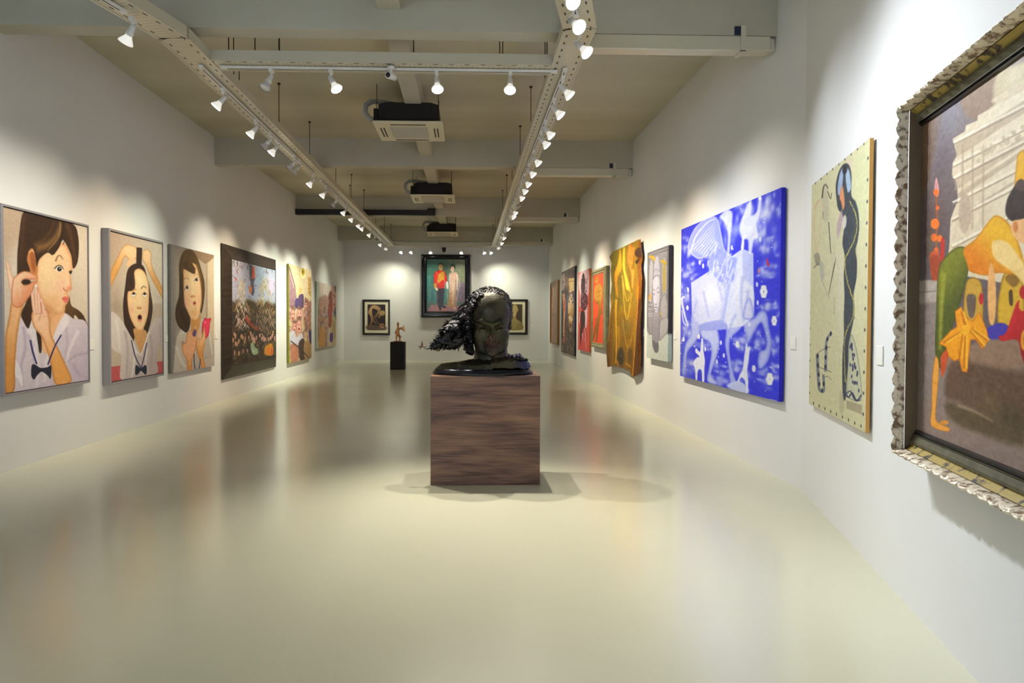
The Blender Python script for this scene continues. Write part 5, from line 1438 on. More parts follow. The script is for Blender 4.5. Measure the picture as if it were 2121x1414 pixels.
    P.poly([(320, 220), (345, 190), (372, 182), (392, 200), (388, 260), (380, 340), (372, 430), (360, 420), (365, 330), (355, 270), (335, 240)], wt, soft=3, a=.85)
    P.poly([(435, 260), (490, 130), (502, 150), (500, 210), (530, 190), (545, 110), (555, 125), (550, 200), (530, 260), (540, 330), (515, 350), (500, 420), (485, 420), (480, 350), (445, 340)], wt, soft=3, a=.9)
    P.ell(549, 116, 8, 12, (244, 246, 255), soft=1.5); P.blob(590, 190, 30, 60, wt, .6); P.poly([(440, 400), (448, 340), (458, 330), (456, 400)], wt, soft=2)
    # dogs
    P.poly([(195, 1005), (205, 930), (214, 940), (216, 1000), (224, 1060), (220, 1110), (218, 1185), (206, 1185), (202, 1120), (180, 1120), (176, 1178), (166, 1175), (164, 1110), (152, 1080), (168, 1050), (190, 1035), (168, 1010), (172, 985)], (224, 230, 252), soft=1.5)
    P.poly([(455, 1060), (462, 1000), (472, 950), (480, 975), (495, 970), (490, 1000), (484, 1060), (476, 1120), (482, 1180), (478, 1255), (468, 1250), (462, 1180), (440, 1160), (425, 1190), (418, 1185), (432, 1140), (448, 1110)], (220, 226, 252), soft=1.5)
    # flowers and drops
    for cx, cy, s_ in ((572, 645, 34), (634, 815, 26), (610, 1165, 34), (515, 1103, 18), (418, 958, 18), (188, 915, 14), (97, 934, 12), (124, 745, 12)):
        for k_ in range(6):
            a_ = k_ * 1.047; P.ell(cx + math.cos(a_) * s_ * .35, cy + math.sin(a_) * s_ * .7, s_ * .3, s_ * .5, (232, 236, 244), soft=1.5)
    for x, y in ((387, 394), (220, 500), (262, 620), (533, 604), (537, 710), (337, 1027), (295, 1065), (226, 990), (200, 480), (488, 838), (320, 950), (130, 640), (550, 345)): P.ell(x, y, 6, 14, (226, 232, 252), soft=1.5)
    for (x, y) in P.inside(60, r): P.ell(x, y, 2.5, 4, (226, 230, 252), soft=.8)
    P.poly([(588, 470), (592, 450), (600, 480), (606, 492), (594, 496)], (206, 40, 70), soft=.8); P.poly([(538, 520), (545, 508), (548, 530), (540, 540)], (206, 130, 120), soft=.8)
    P.line([(610, 1288), (650, 1296)], 3, (180, 190, 240))
    P.tex(.015, 4, 15)
    return P

def paint_snake_woman():
    P = Paint([(28, 88), (330, -52), (317, 1400), (15, 1256)], 210, 560, (204, 200, 160))
    P.blob(150, 600, 100, 400, (212, 208, 172), .6); P.blob(290, 200, 30, 200, (190, 200, 150), .5); P.blob(40, 500, 15, 400, (190, 192, 140), .5)
    # left faint figure
    P.line([(46, 240), (42, 330), (52, 430), (60, 450)], 9, (216, 170, 140), 6, soft=3, a=.6); P.line([(75, 190), (76, 320), (72, 430)], 7, (220, 180, 150), 5, soft=3, a=.5); P.line([(44, 220), (60, 185), (76, 175)], 12, (206, 150, 120), 7, soft=3, a=.6)
    P.poly([(85, 160), (92, 115), (104, 108), (118, 140), (122, 200), (118, 290), (92, 290), (88, 220)], (186, 178, 150), soft=3, a=.7)
    P.line([(86, 170), (92, 120), (104, 106), (118, 130)], 8, (80, 72, 70), 4, soft=2.5); P.line([(116, 145), (128, 180), (134, 186), (137, 160)], 3, (50, 46, 50), soft=1)
    P.line([(88, 240), (92, 270), (86, 280)], 3, (80, 74, 70), soft=1.5, a=.7)
    P.line([(122, 305), (128, 380), (134, 470)], 4, (60, 56, 60), 3, soft=1.2); P.line([(163, 495), (140, 600), (124, 680)], 5, (54, 50, 54), 3, soft=1.2)
    P.poly([(42, 460), (66, 455), (76, 490), (70, 520), (52, 510)], (130, 122, 106), soft=3, a=.7); P.line([(40, 530), (60, 512), (74, 516)], 5, (90, 80, 76), 2, soft=1.5); P.poly([(76, 500), (94, 520), (98, 580), (84, 600), (76, 560)], (166, 170, 160), soft=4, a=.7)
    P.line([(84, 600), (110, 660), (128, 706)], 3, (140, 134, 120), soft=1.5, a=.7); P.line([(150, 470), (176, 560), (190, 620)], 3, (150, 144, 126), soft=2, a=.5)
    P.line([(160, 480), (190, 600), (180, 760), (200, 960), (210, 1180)], 26, (214, 206, 186), 14, soft=8, a=.7)
    for k_ in range(8): P.line([(148 + (k_ % 3) * 2, 705 + k_ * 12), (158, 708 + k_ * 12)], 3, (120, 118, 112), soft=1, a=.7)
    # main figure: blue head, dark braid-like body with yellow beads
    P.poly([(218, 30), (228, 5), (236, 30), (238, 70)], (214, 190, 180), soft=3, a=.7)
    P.poly([(162, 180), (160, 120), (176, 60), (200, 32), (226, 44), (240, 100), (240, 200), (262, 240), (276, 300), (280, 370), (272, 440), (262, 480), (270, 540), (268, 620), (254, 700), (258, 760), (256, 820), (240, 900), (230, 960), (228, 1060), (220, 1140), (216, 1230), (202, 1220), (198, 1080), (200, 980), (206, 900), (205, 800), (208, 700), (204, 600), (208, 500), (196, 430), (205, 340), (192, 280), (172, 250)],
           (58, 66, 74), soft=2, edge=((36, 40, 54), 4))
    P.poly([(170, 130), (182, 70), (200, 50), (196, 110), (188, 170), (172, 180)], (150, 170, 200), soft=2.5); P.poly([(212, 60), (230, 80), (238, 160), (222, 180), (212, 120)], (160, 182, 206), soft=2.5); P.ell(206, 62, 12, 24, (34, 34, 44), soft=2)
    P.poly([(184, 160), (194, 140), (202, 180), (206, 240), (196, 260), (188, 220), (180, 200)], (214, 142, 96), soft=2.5); P.poly([(192, 320), (206, 290), (216, 310), (212, 350), (198, 358)], (206, 200, 190), soft=2.5); P.poly([(168, 330), (190, 260), (196, 300), (186, 360), (170, 400)], (176, 150, 160), soft=3, a=.8)
    P.blob(255, 420, 12, 80, (70, 84, 66), .6); P.blob(230, 600, 16, 90, (56, 72, 70), .5)
    r = np.random.RandomState(18)
    path = P.smooth([(232, 230), (262, 300), (270, 370), (250, 440), (228, 480), (210, 520), (216, 600), (236, 680), (254, 740), (250, 820), (224, 870), (208, 930), (210, 1040), (214, 1140)], 12, False)
    for (x, y) in path: P.ell(x + r.uniform(-2, 2), y, 2.6, 4.5, (196, 180, 96) if r.rand() > .3 else (150, 140, 90), soft=.8, a=.9)
    for _ in range(40): P.blob(r.uniform(210, 262), r.uniform(260, 860), 3, 8, (96, 106, 104), .5)
    # tail fin
    P.poly([(240, 910), (258, 930), (276, 1010), (290, 1110), (298, 1200), (290, 1240), (250, 1235), (222, 1200), (228, 1050)], (188, 190, 160), soft=2, edge=((74, 74, 92), 2.5))
    for _ in range(26):
        x = r.uniform(236, 286); y = r.uniform(940, 1190)
        if x > 236 + (y - 900) * .17 + 8: continue
        P.ell(x, y, 4, 10, (60, 62, 96), soft=1.2)
    P.line([(206, 1190), (230, 1222), (250, 1200), (272, 1240), (296, 1210)], 8, (44, 44, 84), 6, soft=1.5); P.line([(208, 1215), (240, 1190), (262, 1232), (290, 1236)], 6, (50, 50, 88), soft=1.5)
    P.poly([(218, 1236), (300, 1262), (300, 1310), (222, 1280)], (166, 156, 128), sm=False, soft=2); P.poly([(188, 1190), (206, 1220), (204, 1300), (184, 1290)], (170, 160, 130), soft=4, a=.6)
    # little spotted snakes
    P.line([(62, 990), (66, 1080), (72, 1170), (88, 1190), (100, 1180), (96, 1100)], 17, (120, 128, 134), 13, soft=2); P.line([(108, 1085), (110, 1000), (112, 930), (124, 900), (142, 882)], 16, (128, 136, 142), 10, soft=2)
    for x, y in ((64, 1000), (66, 1050), (70, 1100), (74, 1150), (90, 1186), (98, 1150), (108, 1060), (108, 1010), (112, 960), (118, 915), (136, 888)): P.ell(x, y, 6, 12, (40, 40, 70), soft=1.5)
    P.line([(58, 990), (90, 970), (134, 955)], 2.5, (60, 60, 80), soft=1); P.line([(70, 1060), (110, 1075), (140, 1090)], 2.5, (70, 70, 84), soft=1); P.line([(100, 1120), (120, 1110), (140, 1130)], 2.5, (90, 90, 96), soft=1)
    # numbered border ticks
    for k_ in range(13):
        t = (k_ + .5) / 13; P.ell(22 + (19 - 22) * t, 110 + 1130 * t, 3, 7, (90, 92, 84), soft=1)
        P.ell(322 - 17 * t, -10 + 1370 * t, 3.5, 9, (56, 58, 70), soft=1)
    for k_ in range(9):
        t = (k_ + .5) / 9; P.ell(32 + 285 * t, 88 - 130 * t, 3, 8, (66, 66, 66), soft=1); P.ell(26 + 285 * t, 1246 + 128 * t, 3, 9, (56, 58, 66), soft=1)
    P.tex(.014, 5, 16)
    return P

def paint_temple_offering():
    """sketch coordinates are photo pixels"""
    P = Paint(TEMPLE_QUAD, 330, 620, (120, 100, 92))
    P.poly([(1890, 60), (2300, -100), (2300, 700), (1890, 760)], (104, 92, 96), sm=False, c2=(132, 116, 110), g=((1910, 500), (1960, 260)), soft=10)
    P.poly([(1900, 250), (1952, 235), (1915, 400), (1900, 420)], (122, 92, 66), sm=False, soft=4); P.blob(1965, 240, 34, 60, (136, 132, 150), .8); P.blob(1950, 330, 26, 60, (96, 84, 96), .6); P.blob(1935, 450, 25, 80, (98, 74, 70), .7)
    P.poly([(1990, 200), (2050, 150), (2070, 170), (2060, 220), (2030, 245), (2000, 240)], (150, 122, 98), soft=5)
    st = (226, 208, 178); sd = (178, 154, 126)
    P.poly([(2056, 170), (2075, 145), (2121, 130), (2300, 60), (2300, 240), (2080, 240), (2056, 220)], (206, 190, 150), soft=5); P.blob(2095, 160, 20, 20, (228, 216, 184), .8)
    P.poly([(2058, 215), (2070, 195), (2300, 60), (2300, 250), (2060, 240)], st, soft=3)
    # tiered white shrine
    P.poly([(1971, 287), (1996, 272), (1998, 260), (2021, 250), (2022, 240), (2121, 185), (2300, 85), (2300, 620), (1960, 560), (1966, 500), (1968, 450), (1983, 410), (1980, 375), (1970, 360), (1972, 335), (1980, 320)], st, sm=False, soft=1.5, c2=(240, 226, 200), g=((1990, 400), (2120, 300)))
    for y0, x0, h, c in ((300, 1978, 26, sd), (372, 1976, 20, (190, 166, 140)), (398, 1982, 12, sd), (452, 1970, 6, sd)):
        P.poly([(x0, y0), (2121, y0 - 95), (2300, y0 - 210), (2300, y0 - 210 + h), (2121, y0 - 95 + h), (x0, y0 + h)], c, sm=False, soft=2, a=.55)
    for y0 in (290, 335, 362, 412, 445, 500): P.line([(1972, y0 + 4), (2121, y0 - 74), (2300, y0 - 170)], 4, (250, 240, 220), soft=1.2, sm=False, a=.85); P.line([(1972, y0 + 10), (2121, y0 - 68), (2300, y0 - 164)], 2.5, (150, 126, 104), soft=1.2, sm=False, a=.7)
    for x in (1992, 2012, 2034): P.line([(x, 300), (x + 1, 470)], 4, (180, 158, 132), soft=2, a=.6)
    P.poly([(1990, 400), (2006, 405), (2010, 450), (1996, 480), (1985, 450)], (196, 174, 150), soft=3)
    r = np.random.RandomState(19)
    for _ in range(50): x = r.uniform(2022, 2240); P.ell(x, 322 - (x - 2022) * .55 + r.uniform(-10, 10), 4, 5, (200, 182, 150), soft=1, a=.6)
    # candle stand
    P.line([(1938, 400), (1940, 460), (1938, 540)], 4, (160, 90, 50), soft=1); P.poly([(1934, 395), (1938, 365), (1944, 390), (1941, 405)], (214, 150, 150), soft=1)
    for x, y, s_, c in ((1938, 396, 6, (236, 110, 40)), (1941, 427, 4, (232, 104, 40)), (1936, 460, 9, (240, 120, 36)), (1934, 488, 7, (232, 110, 40)), (1946, 490, 6, (236, 120, 40)), (1939, 514, 5, (226, 100, 40)), (1935, 528, 11, (206, 90, 50))): P.ell(x, y, s_, s_ * 1.2, c, soft=1)
    P.poly([(1926, 530), (1946, 530), (1942, 585), (1932, 585)], (166, 70, 40), soft=1.5); P.poly([(1948, 495), (1956, 492), (1954, 540), (1948, 545)], (190, 50, 40), soft=1); P.blob(1925, 500, 5, 30, (100, 90, 60), .6)
    # platform and ground
    P.poly([(1896, 582), (1945, 578), (1960, 600), (1950, 622), (1896, 630)], (178, 164, 152), soft=2); P.line([(1898, 602), (1945, 598)], 2, (130, 114, 106), soft=1)
    P.poly([(1890, 625), (1960, 620), (1975, 820), (1890, 900)], (140, 126, 120), sm=False, soft=5)
    P.poly([(1965, 740), (1990, 715), (2121, 690), (2300, 680), (2300, 800), (2121, 760), (1990, 790)], (150, 120, 98), soft=6); P.poly([(1965, 760), (2000, 745), (2121, 770), (2300, 800), (2300, 960), (2100, 880), (1970, 840)], (104, 78, 62), soft=8)
    P.poly([(1890, 850), (1960, 820), (2121, 900), (2300, 960), (2300, 1080), (1890, 900)], (142, 122, 114), soft=8)
    P.poly([(1965, 830), (2060, 860), (2121, 880), (2121, 925), (2040, 900), (1975, 870)], (96, 80, 58), soft=8); P.blob(2100, 860, 30, 30, (70, 66, 40), .6); P.line([(1985, 838), (2020, 850), (2060, 872)], 7, (170, 146, 120), 3, soft=3, a=.7); P.blob(2050, 830, 20, 20, (110, 100, 60), .5)
    # drum-like gold pots
    P.poly([(1998, 600), (2004, 575), (2020, 570), (2034, 585), (2038, 640), (2030, 680), (2000, 670), (1996, 630)], (206, 160, 60), soft=1.5, edge=((140, 96, 30), 4)); P.poly([(2002, 612), (2012, 604), (2022, 612), (2018, 650), (2008, 650)], (110, 90, 80), soft=1.5)
    P.poly([(2070, 600), (2080, 560), (2100, 552), (2118, 570), (2125, 640), (2120, 680), (2074, 680), (2066, 640)], (222, 176, 50), soft=1.5, edge=((150, 106, 26), 5)); P.poly([(2090, 600), (2097, 596), (2099, 625), (2092, 625)], (90, 66, 30)); P.poly([(2082, 570), (2100, 560), (2112, 575), (2100, 590)], (150, 110, 40), soft=2)
    P.ell(2033, 614, 5, 12, (196, 40, 44)); P.ell(2121, 600, 9, 14, (190, 36, 40)); P.poly([(2046, 675), (2080, 664), (2100, 690), (2050, 698)], (70, 60, 170), soft=1.5)
    P.poly([(2100, 640), (2112, 616), (2130, 640), (2300, 600), (2300, 800), (2150, 780), (2121, 740), (2110, 700), (2078, 702), (2070, 692), (2085, 684)], (206, 36, 44), soft=1.5, c2=(150, 20, 30), g=((2090, 660), (2160, 720))); P.ell(2124, 700, 8, 22, (236, 160, 50), soft=1.5); P.ell(2128, 700, 5, 16, (190, 34, 40), soft=1.5)
    # bending person: green cloth, yellow top, orange sash
    P.poly([(1943, 560), (1955, 530), (1980, 508), (2000, 510), (2006, 545), (2002, 575), (1990, 620), (1978, 660), (1968, 690), (1960, 730), (1950, 760), (1938, 730), (1939, 650)], (126, 128, 34), soft=1.5, c2=(84, 92, 30), g=((1950, 560), (1990, 620)), edge=((70, 76, 26), 6)); P.line([(1955, 560), (1950, 640), (1948, 720)], 10, (170, 168, 60), 5, soft=4, a=.7)
    P.poly([(1938, 735), (1946, 750), (1944, 800), (1940, 850), (1943, 872), (1968, 885), (1966, 894), (1940, 888), (1929, 876), (1931, 840), (1932, 780)], (236, 162, 66), soft=1.2, edge=((190, 110, 40), 3)); P.ell(1958, 874, 9, 5, (226, 150, 66), soft=1)
    P.poly([(1950, 735), (1966, 720), (1960, 760), (1952, 778)], (206, 84, 44), soft=2)
    P.poly([(1995, 512), (2020, 490), (2050, 450), (2066, 442), (2090, 460), (2110, 500), (2121, 560), (2070, 560), (2045, 566), (2010, 558), (2002, 540)], (244, 186, 40), soft=1.5, c2=(230, 130, 20), g=((2060, 470), (2010, 540)), edge=((206, 130, 20), 5))
    P.poly([(2050, 540), (2060, 560), (2064, 620), (2060, 665), (2050, 660), (2046, 600)], (240, 180, 110), soft=1.5); P.poly([(2056, 495), (2090, 500), (2130, 560), (2130, 590), (2100, 560), (2060, 530)], (250, 214, 140), soft=2)
    P.poly([(2103, 330), (2110, 312), (2121, 318), (2130, 400), (2125, 440), (2100, 410)], (246, 186, 30), soft=1.5, edge=((206, 130, 20), 3))
    P.poly([(2100, 380), (2112, 368), (2124, 380), (2140, 420), (2135, 455), (2100, 455), (2082, 440), (2084, 410)], (56, 42, 40), soft=1.5); P.ell(2112, 380, 11, 12, (90, 66, 60), soft=1.5)
    P.poly([(2095, 455), (2110, 450), (2135, 450), (2140, 500), (2110, 495), (2094, 475)], (246, 190, 130), soft=1.5); P.ell(2102, 465, 5, 12, (226, 140, 80), soft=1.5)
    P.poly([(1978, 640), (1992, 630), (2000, 650), (2015, 660), (2030, 640), (2046, 680), (2050, 700), (2036, 720), (2022, 700), (2012, 700), (2005, 768), (1994, 766), (1988, 740), (1978, 745), (1966, 735), (1960, 715), (1945, 708), (1970, 680), (1982, 672)],
           (244, 160, 24), soft=1.2, sm=False, edge=((206, 96, 20), 3))
    for p in ([(1996, 680), (1988, 740)], [(2000, 690), (1998, 760)], [(2010, 680), (2036, 712)], [(1990, 684), (1955, 706)], [(2014, 676), (2046, 700)], [(1992, 640), (2000, 670)]): P.line(p, 3, (200, 110, 20), 5, soft=1.5, a=.8); P.line([(p[0][0] + 4, p[0][1]), (p[1][0] + 6, p[1][1])], 3, (255, 196, 60), 4, soft=1.5, a=.8)
    P.ell(2000, 678, 10, 10, (250, 180, 40), soft=1.5)
    P.tex(.02, 5, 17)
    return P

def paint_couple():
    P = Paint([(185, 165), (962, 165), (950, 1218), (185, 1218)], 150, 200, (84, 128, 118))
    P.poly([(150, 150), (980, 150), (980, 1040), (150, 1040)], (62, 108, 96), sm=False, c2=(136, 140, 116), g=((300, 500), (960, 400)), soft=10)
    for x, c in ((200, (56, 130, 136)), (240, (90, 160, 156)), (290, (52, 120, 128)), (350, (80, 150, 150)), (560, (70, 140, 140)), (600, (84, 156, 156)), (640, (60, 120, 124))): P.line([(x, 500), (x + 6, 1030)], 34, c, 26, soft=6, a=.6)
    P.poly([(780, 640), (980, 640), (980, 1120), (780, 1120)], (128, 112, 128), sm=False, soft=8); P.poly([(180, 1030), (960, 1040), (960, 1220), (180, 1220)], (84, 110, 96), sm=False, soft=4)
    P.poly([(180, 1220), (280, 1085), (900, 1100), (970, 1220)], (168, 118, 124), sm=False, soft=4); P.poly([(300, 1200), (380, 1120), (560, 1130), (560, 1200)], (190, 124, 100), soft=8, a=.6)
    # man in red jacket
    P.poly([(404, 750), (540, 750), (530, 900), (510, 1100), (480, 1120), (470, 1170), (430, 1150), (412, 1100), (398, 900)], (46, 42, 50), soft=2); P.line([(404, 800), (396, 900), (408, 1080)], 10, (150, 50, 44), 6, soft=2); P.poly([(505, 1090), (570, 1130), (565, 1150), (505, 1140)], (30, 26, 30), soft=2); P.poly([(430, 1140), (470, 1150), (475, 1185), (440, 1190)], (34, 26, 28), soft=2)
    P.poly([(330, 460), (380, 405), (440, 380), (500, 385), (560, 430), (590, 520), (600, 600), (570, 640), (545, 700), (545, 750), (405, 755), (400, 690), (380, 740), (335, 740), (326, 600)], (206, 44, 40), soft=2, edge=((160, 36, 34), 5))
    P.poly([(400, 560), (430, 470), (500, 410), (540, 430), (545, 560), (490, 600), (430, 645), (400, 640)], (206, 150, 56), soft=4); P.line([(375, 430), (410, 480), (480, 490)], 8, (222, 180, 90), 6, soft=2); P.poly([(330, 660), (385, 660), (385, 740), (335, 745)], (190, 140, 60), soft=3)
    P.poly([(350, 750), (400, 745), (410, 800), (375, 790)], (220, 210, 190), soft=2); P.poly([(570, 630), (610, 620), (625, 700), (615, 770), (580, 740)], (226, 220, 214), soft=2); P.line([(545, 580), (545, 760)], 6, (222, 214, 200), soft=2); P.line([(600, 760), (600, 1110)], 6, (190, 184, 150), 4, soft=2)
    P.poly([(425, 300), (450, 262), (495, 262), (515, 310), (505, 370), (470, 400), (435, 370)], (196, 160, 96), soft=3); P.poly([(410, 300), (430, 250), (480, 240), (515, 262), (510, 300), (490, 262), (440, 270)], (44, 38, 36), soft=3); P.blob(470, 320, 22, 10, (120, 84, 56), .6)
    # woman in pale dress
    P.poly([(650, 460), (690, 430), (780, 430), (810, 480), (815, 600), (800, 700), (800, 790), (780, 790), (778, 700), (770, 560), (764, 660), (770, 900), (765, 1120), (740, 1160), (680, 1130), (612, 1115), (630, 900), (640, 700), (640, 560)], (214, 176, 160), soft=3, c2=(180, 130, 84), g=((700, 650), (690, 1080)))
    P.line([(720, 640), (712, 850), (705, 1080)], 34, (238, 214, 190), 14, soft=5, a=.8); P.line([(830, 560), (846, 680), (790, 950), (780, 1100)], 14, (214, 196, 206), 8, soft=3, a=.8); P.line([(800, 480), (806, 620), (796, 780)], 28, (232, 206, 196), 18, soft=3); P.line([(650, 470), (640, 580), (650, 660)], 22, (226, 200, 190), 12, soft=3)
    P.poly([(665, 340), (690, 305), (735, 320), (738, 390), (710, 425), (672, 400)], (232, 196, 176), soft=3); P.poly([(655, 340), (675, 280), (730, 262), (762, 310), (750, 370), (735, 320), (690, 306), (665, 350)], (54, 62, 56), soft=3); P.blob(712, 375, 8, 5, (190, 80, 70), .6)
    P.poly([(725, 1140), (760, 1130), (765, 1170), (735, 1180)], (214, 176, 140), soft=2)
    P.tex(.03, 3, 18)
    return P

def paint_bending_study():
    P = Paint([(197, 318), (822, 318), (822, 1148), (200, 1148)], 100, 130, (236, 228, 204))
    P.poly([(272, 390), (748, 390), (752, 1070), (272, 1072)], (52, 44, 52), sm=False, soft=.8); P.poly([(285, 940), (740, 980), (740, 1065), (280, 1065)], (110, 92, 78), soft=5, a=.9)
    c1, c2 = (196, 160, 116), (140, 108, 80)
    P.poly([(300, 640), (285, 600), (310, 520), (360, 440), (430, 405), (520, 415), (600, 460), (628, 520), (600, 600), (545, 680), (500, 750), (540, 840), (600, 920), (590, 945), (530, 870), (476, 760), (480, 700), (520, 620), (540, 560), (480, 520), (410, 510), (400, 600), (420, 720), (425, 820), (390, 900), (345, 1030), (325, 1020), (345, 900), (360, 800), (340, 700)], c1, c2=c2, g=((330, 520), (560, 820)), soft=1.2, edge=((110, 80, 60), 3))
    P.poly([(480, 640), (500, 580), (470, 700), (450, 800), (510, 890), (490, 900), (430, 840), (440, 720)], c2, soft=1.5); P.ell(660, 620, 80, 70, (176, 146, 96), rot=-.4, soft=2); P.poly([(560, 700), (600, 660), (620, 700), (570, 760)], (150, 122, 84), soft=2); P.blob(700, 600, 40, 40, (204, 170, 120), .6)
    P.ell(660, 960, 60, 70, (176, 132, 92), soft=2); P.ell(670, 950, 30, 30, (120, 80, 56), soft=2)
    return P

def paint_bald_study():
    P = Paint([(0, 262), (628, 262), (628, 960), (0, 960)], 100, 120, (234, 228, 196))
    P.poly([(60, 325), (565, 325), (565, 900), (60, 900)], (84, 70, 56), sm=False, soft=.8)
    P.poly([(330, 380), (380, 330), (430, 340), (462, 400), (465, 470), (440, 520), (430, 640), (500, 690), (550, 740), (558, 895), (100, 895), (120, 740), (250, 680), (340, 650), (350, 560), (320, 480)], (190, 168, 110), c2=(150, 134, 84), g=((350, 500), (540, 800)), soft=1.5, edge=((110, 92, 60), 3))
    P.ell(452, 450, 16, 34, (196, 170, 112), soft=1.5); P.poly([(350, 570), (420, 500), (430, 520), (380, 600)], (214, 190, 140), soft=2); P.line([(430, 700), (420, 780), (380, 870)], 14, (214, 196, 140), 6, soft=3, a=.7)
    return P
# ------------------------------------------------------------------ pictures on the walls
def canvas_material(name, rough=0.5, coat=0.0, bump=0.08):
    m = new_mat(name, (200, 200, 200), rough, spec=0.35, coat=coat)
    n, l, bs = nodes(m)
    at = n.new('ShaderNodeAttribute'); at.attribute_name = 'paint'
    l.new(at.outputs['Color'], bs.inputs['Base Color'])
    tc = n.new('ShaderNodeTexCoord'); nz = n.new('ShaderNodeTexNoise'); nz.inputs['Scale'].default_value = 180
    l.new(tc.outputs['Object'], nz.inputs['Vector'])
    bp = n.new('ShaderNodeBump'); bp.inputs['Strength'].default_value = bump; bp.inputs['Distance'].default_value = 0.002
    l.new(nz.outputs['Fac'], bp.inputs['Height']); l.new(bp.outputs['Normal'], bs.inputs['Normal'])
    return m
m_canvas = canvas_material('oil_on_canvas', 0.5)
m_gloss = canvas_material('varnished_picture', 0.3, 0.2, 0.03)

def s2l(a):
    return np.where(a <= 0.04045, a / 12.92, ((a + 0.055) / 1.055) ** 2.4)

def painted_mesh(name, P, x0, x1, z0, z1, yf, yb, side, mat, parent):
    """box whose front face is a fine mesh coloured by the sketch; side: colour or list of (fraction down, colour)"""
    ny, nx = P.a.shape[:2]
    X, Z = np.meshgrid(np.linspace(x0, x1, nx), np.linspace(z1, z0, ny))
    front = np.c_[X.ravel(), np.full(X.size, yf), Z.ravel()]
    idx = np.arange(nx * ny).reshape(ny, nx)
    q = np.stack([idx[:-1, :-1], idx[1:, :-1], idx[1:, 1:], idx[:-1, 1:]], -1).reshape(-1, 4)
    cols = s2l(P.a.reshape(-1, 3))
    ts = np.linspace(0, 1, 41)
    ring = [(x0 + (x1 - x0) * t, z1, t * 0) for t in (0, 1)]
    path = [(x0, z1 + (z0 - z1) * t, t) for t in ts] + [(x1, z0 + (z1 - z0) * t, 1 - t) for t in ts]
    def sc(t):
        if isinstance(side, list):
            for f, c in side:
                if t <= f: return c
            return side[-1][1]
        return side
    n0 = len(front); m_ = len(path)
    rf = np.array([(x, yf, z) for x, z, t in path]); rb = np.array([(x, yb, z) for x, z, t in path])
    rc = s2l(np.array([sc(t) for x, z, t in path]) / 255.0)
    V = np.r_[front, rf, rb]; Cc = np.r_[cols, rc, rc]
    i = np.arange(m_); j = (i + 1) % m_
    q2 = np.stack([n0 + i, n0 + m_ + i, n0 + m_ + j, n0 + j], -1)
    Q = np.r_[q, q2]
    me = bpy.data.meshes.new(name)
    me.vertices.add(len(V)); me.vertices.foreach_set('co', V.ravel())
    me.loops.add(Q.size); me.loops.foreach_set('vertex_index', Q.ravel().astype(np.int32))
    me.polygons.add(len(Q)); me.polygons.foreach_set('loop_start', np.arange(0, Q.size, 4, dtype=np.int32))
    me.update(calc_edges=True)
    ca = me.color_attributes.new('paint', 'FLOAT_COLOR', 'POINT')
    ca.data.foreach_set('color', np.c_[Cc, np.ones(len(Cc))].astype(np.float32).ravel())
    me.materials.append(mat)
    o = bpy.data.objects.new(name, me); COL.objects.link(o); o.parent = parent
    return o

def ring_strip(name, outer, inner, prof, mat, parent, smooth=False):
    """mitred moulding: prof = [(fraction from outer to inner, depth towards the room)]"""
    vs_, fs_ = [], []
    for f, d in prof:
        x0, x1, z0, z1 = [outer[k] + (inner[k] - outer[k]) * f for k in range(4)]
        vs_ += [(x0, -d, z0), (x1, -d, z0), (x1, -d, z1), (x0, -d, z1)]
    for i in range(len(prof) - 1):
        for k in range(4):
            fs_.append((i * 4 + k, i * 4 + (k + 1) % 4, (i + 1) * 4 + (k + 1) % 4, (i + 1) * 4 + k))
    return mesh_obj(name, vs_, fs_, mat, parent, smooth)

def rect_on(wall, quad, off):
    h = [hit_wall(x, y, wall, off) for x, y in quad]
    return ((h[0][0] + h[3][0]) / 2, (h[1][0] + h[2][0]) / 2, (h[2][1] + h[3][1]) / 2, (h[0][1] + h[1][1]) / 2)

def crop_px(pts, c):
    return [(x / c[2] + c[0], y / c[2] + c[1]) for x, y in pts]

def hang(name, label, cat, wall, P, crop, outer_px, depth, side=(120, 120, 120), frame=None, canvas_d=None, mat=None, group=None, gap=0.012, rect_px=None, outer_off=None):
    Pw, U, N, rz = WALLS[wall]
    ox0, ox1, oz0, oz1 = rect_on(wall, outer_px, depth if outer_off is None else outer_off)
    cs = (ox0 + ox1) / 2
    loc = Pw + U * cs; loc.z = oz0
    t = thing(name, label, cat, loc, rz, group)
    outer = (ox0 - cs, ox1 - cs, 0, oz1 - oz0)
    if frame is None:
        painted_mesh('canvas', P, outer[0], outer[1], outer[2], outer[3], -depth, -gap, side, mat or m_canvas, t)
    else:
        cd = canvas_d if canvas_d is not None else depth - 0.015
        if rect_px is None: rect_px = crop_px(P.quad, crop) if crop else P.quad
        i = rect_on(wall, rect_px, cd)
        inner = (i[0] - cs, i[1] - cs, i[2] - oz0, i[3] - oz0)
        painted_mesh('canvas', P, inner[0], inner[1], inner[2], inner[3], -cd, -gap, side, mat or m_canvas, t)
        frame(t, outer, inner, depth, cd)
    b = MB(); b.box(-0.12, 0.12, -gap, -0.0005, (oz1 - oz0) * .8, (oz1 - oz0) * .8 + 0.03)
    b.build('hanging_cleat', m_dark, t)
    return t

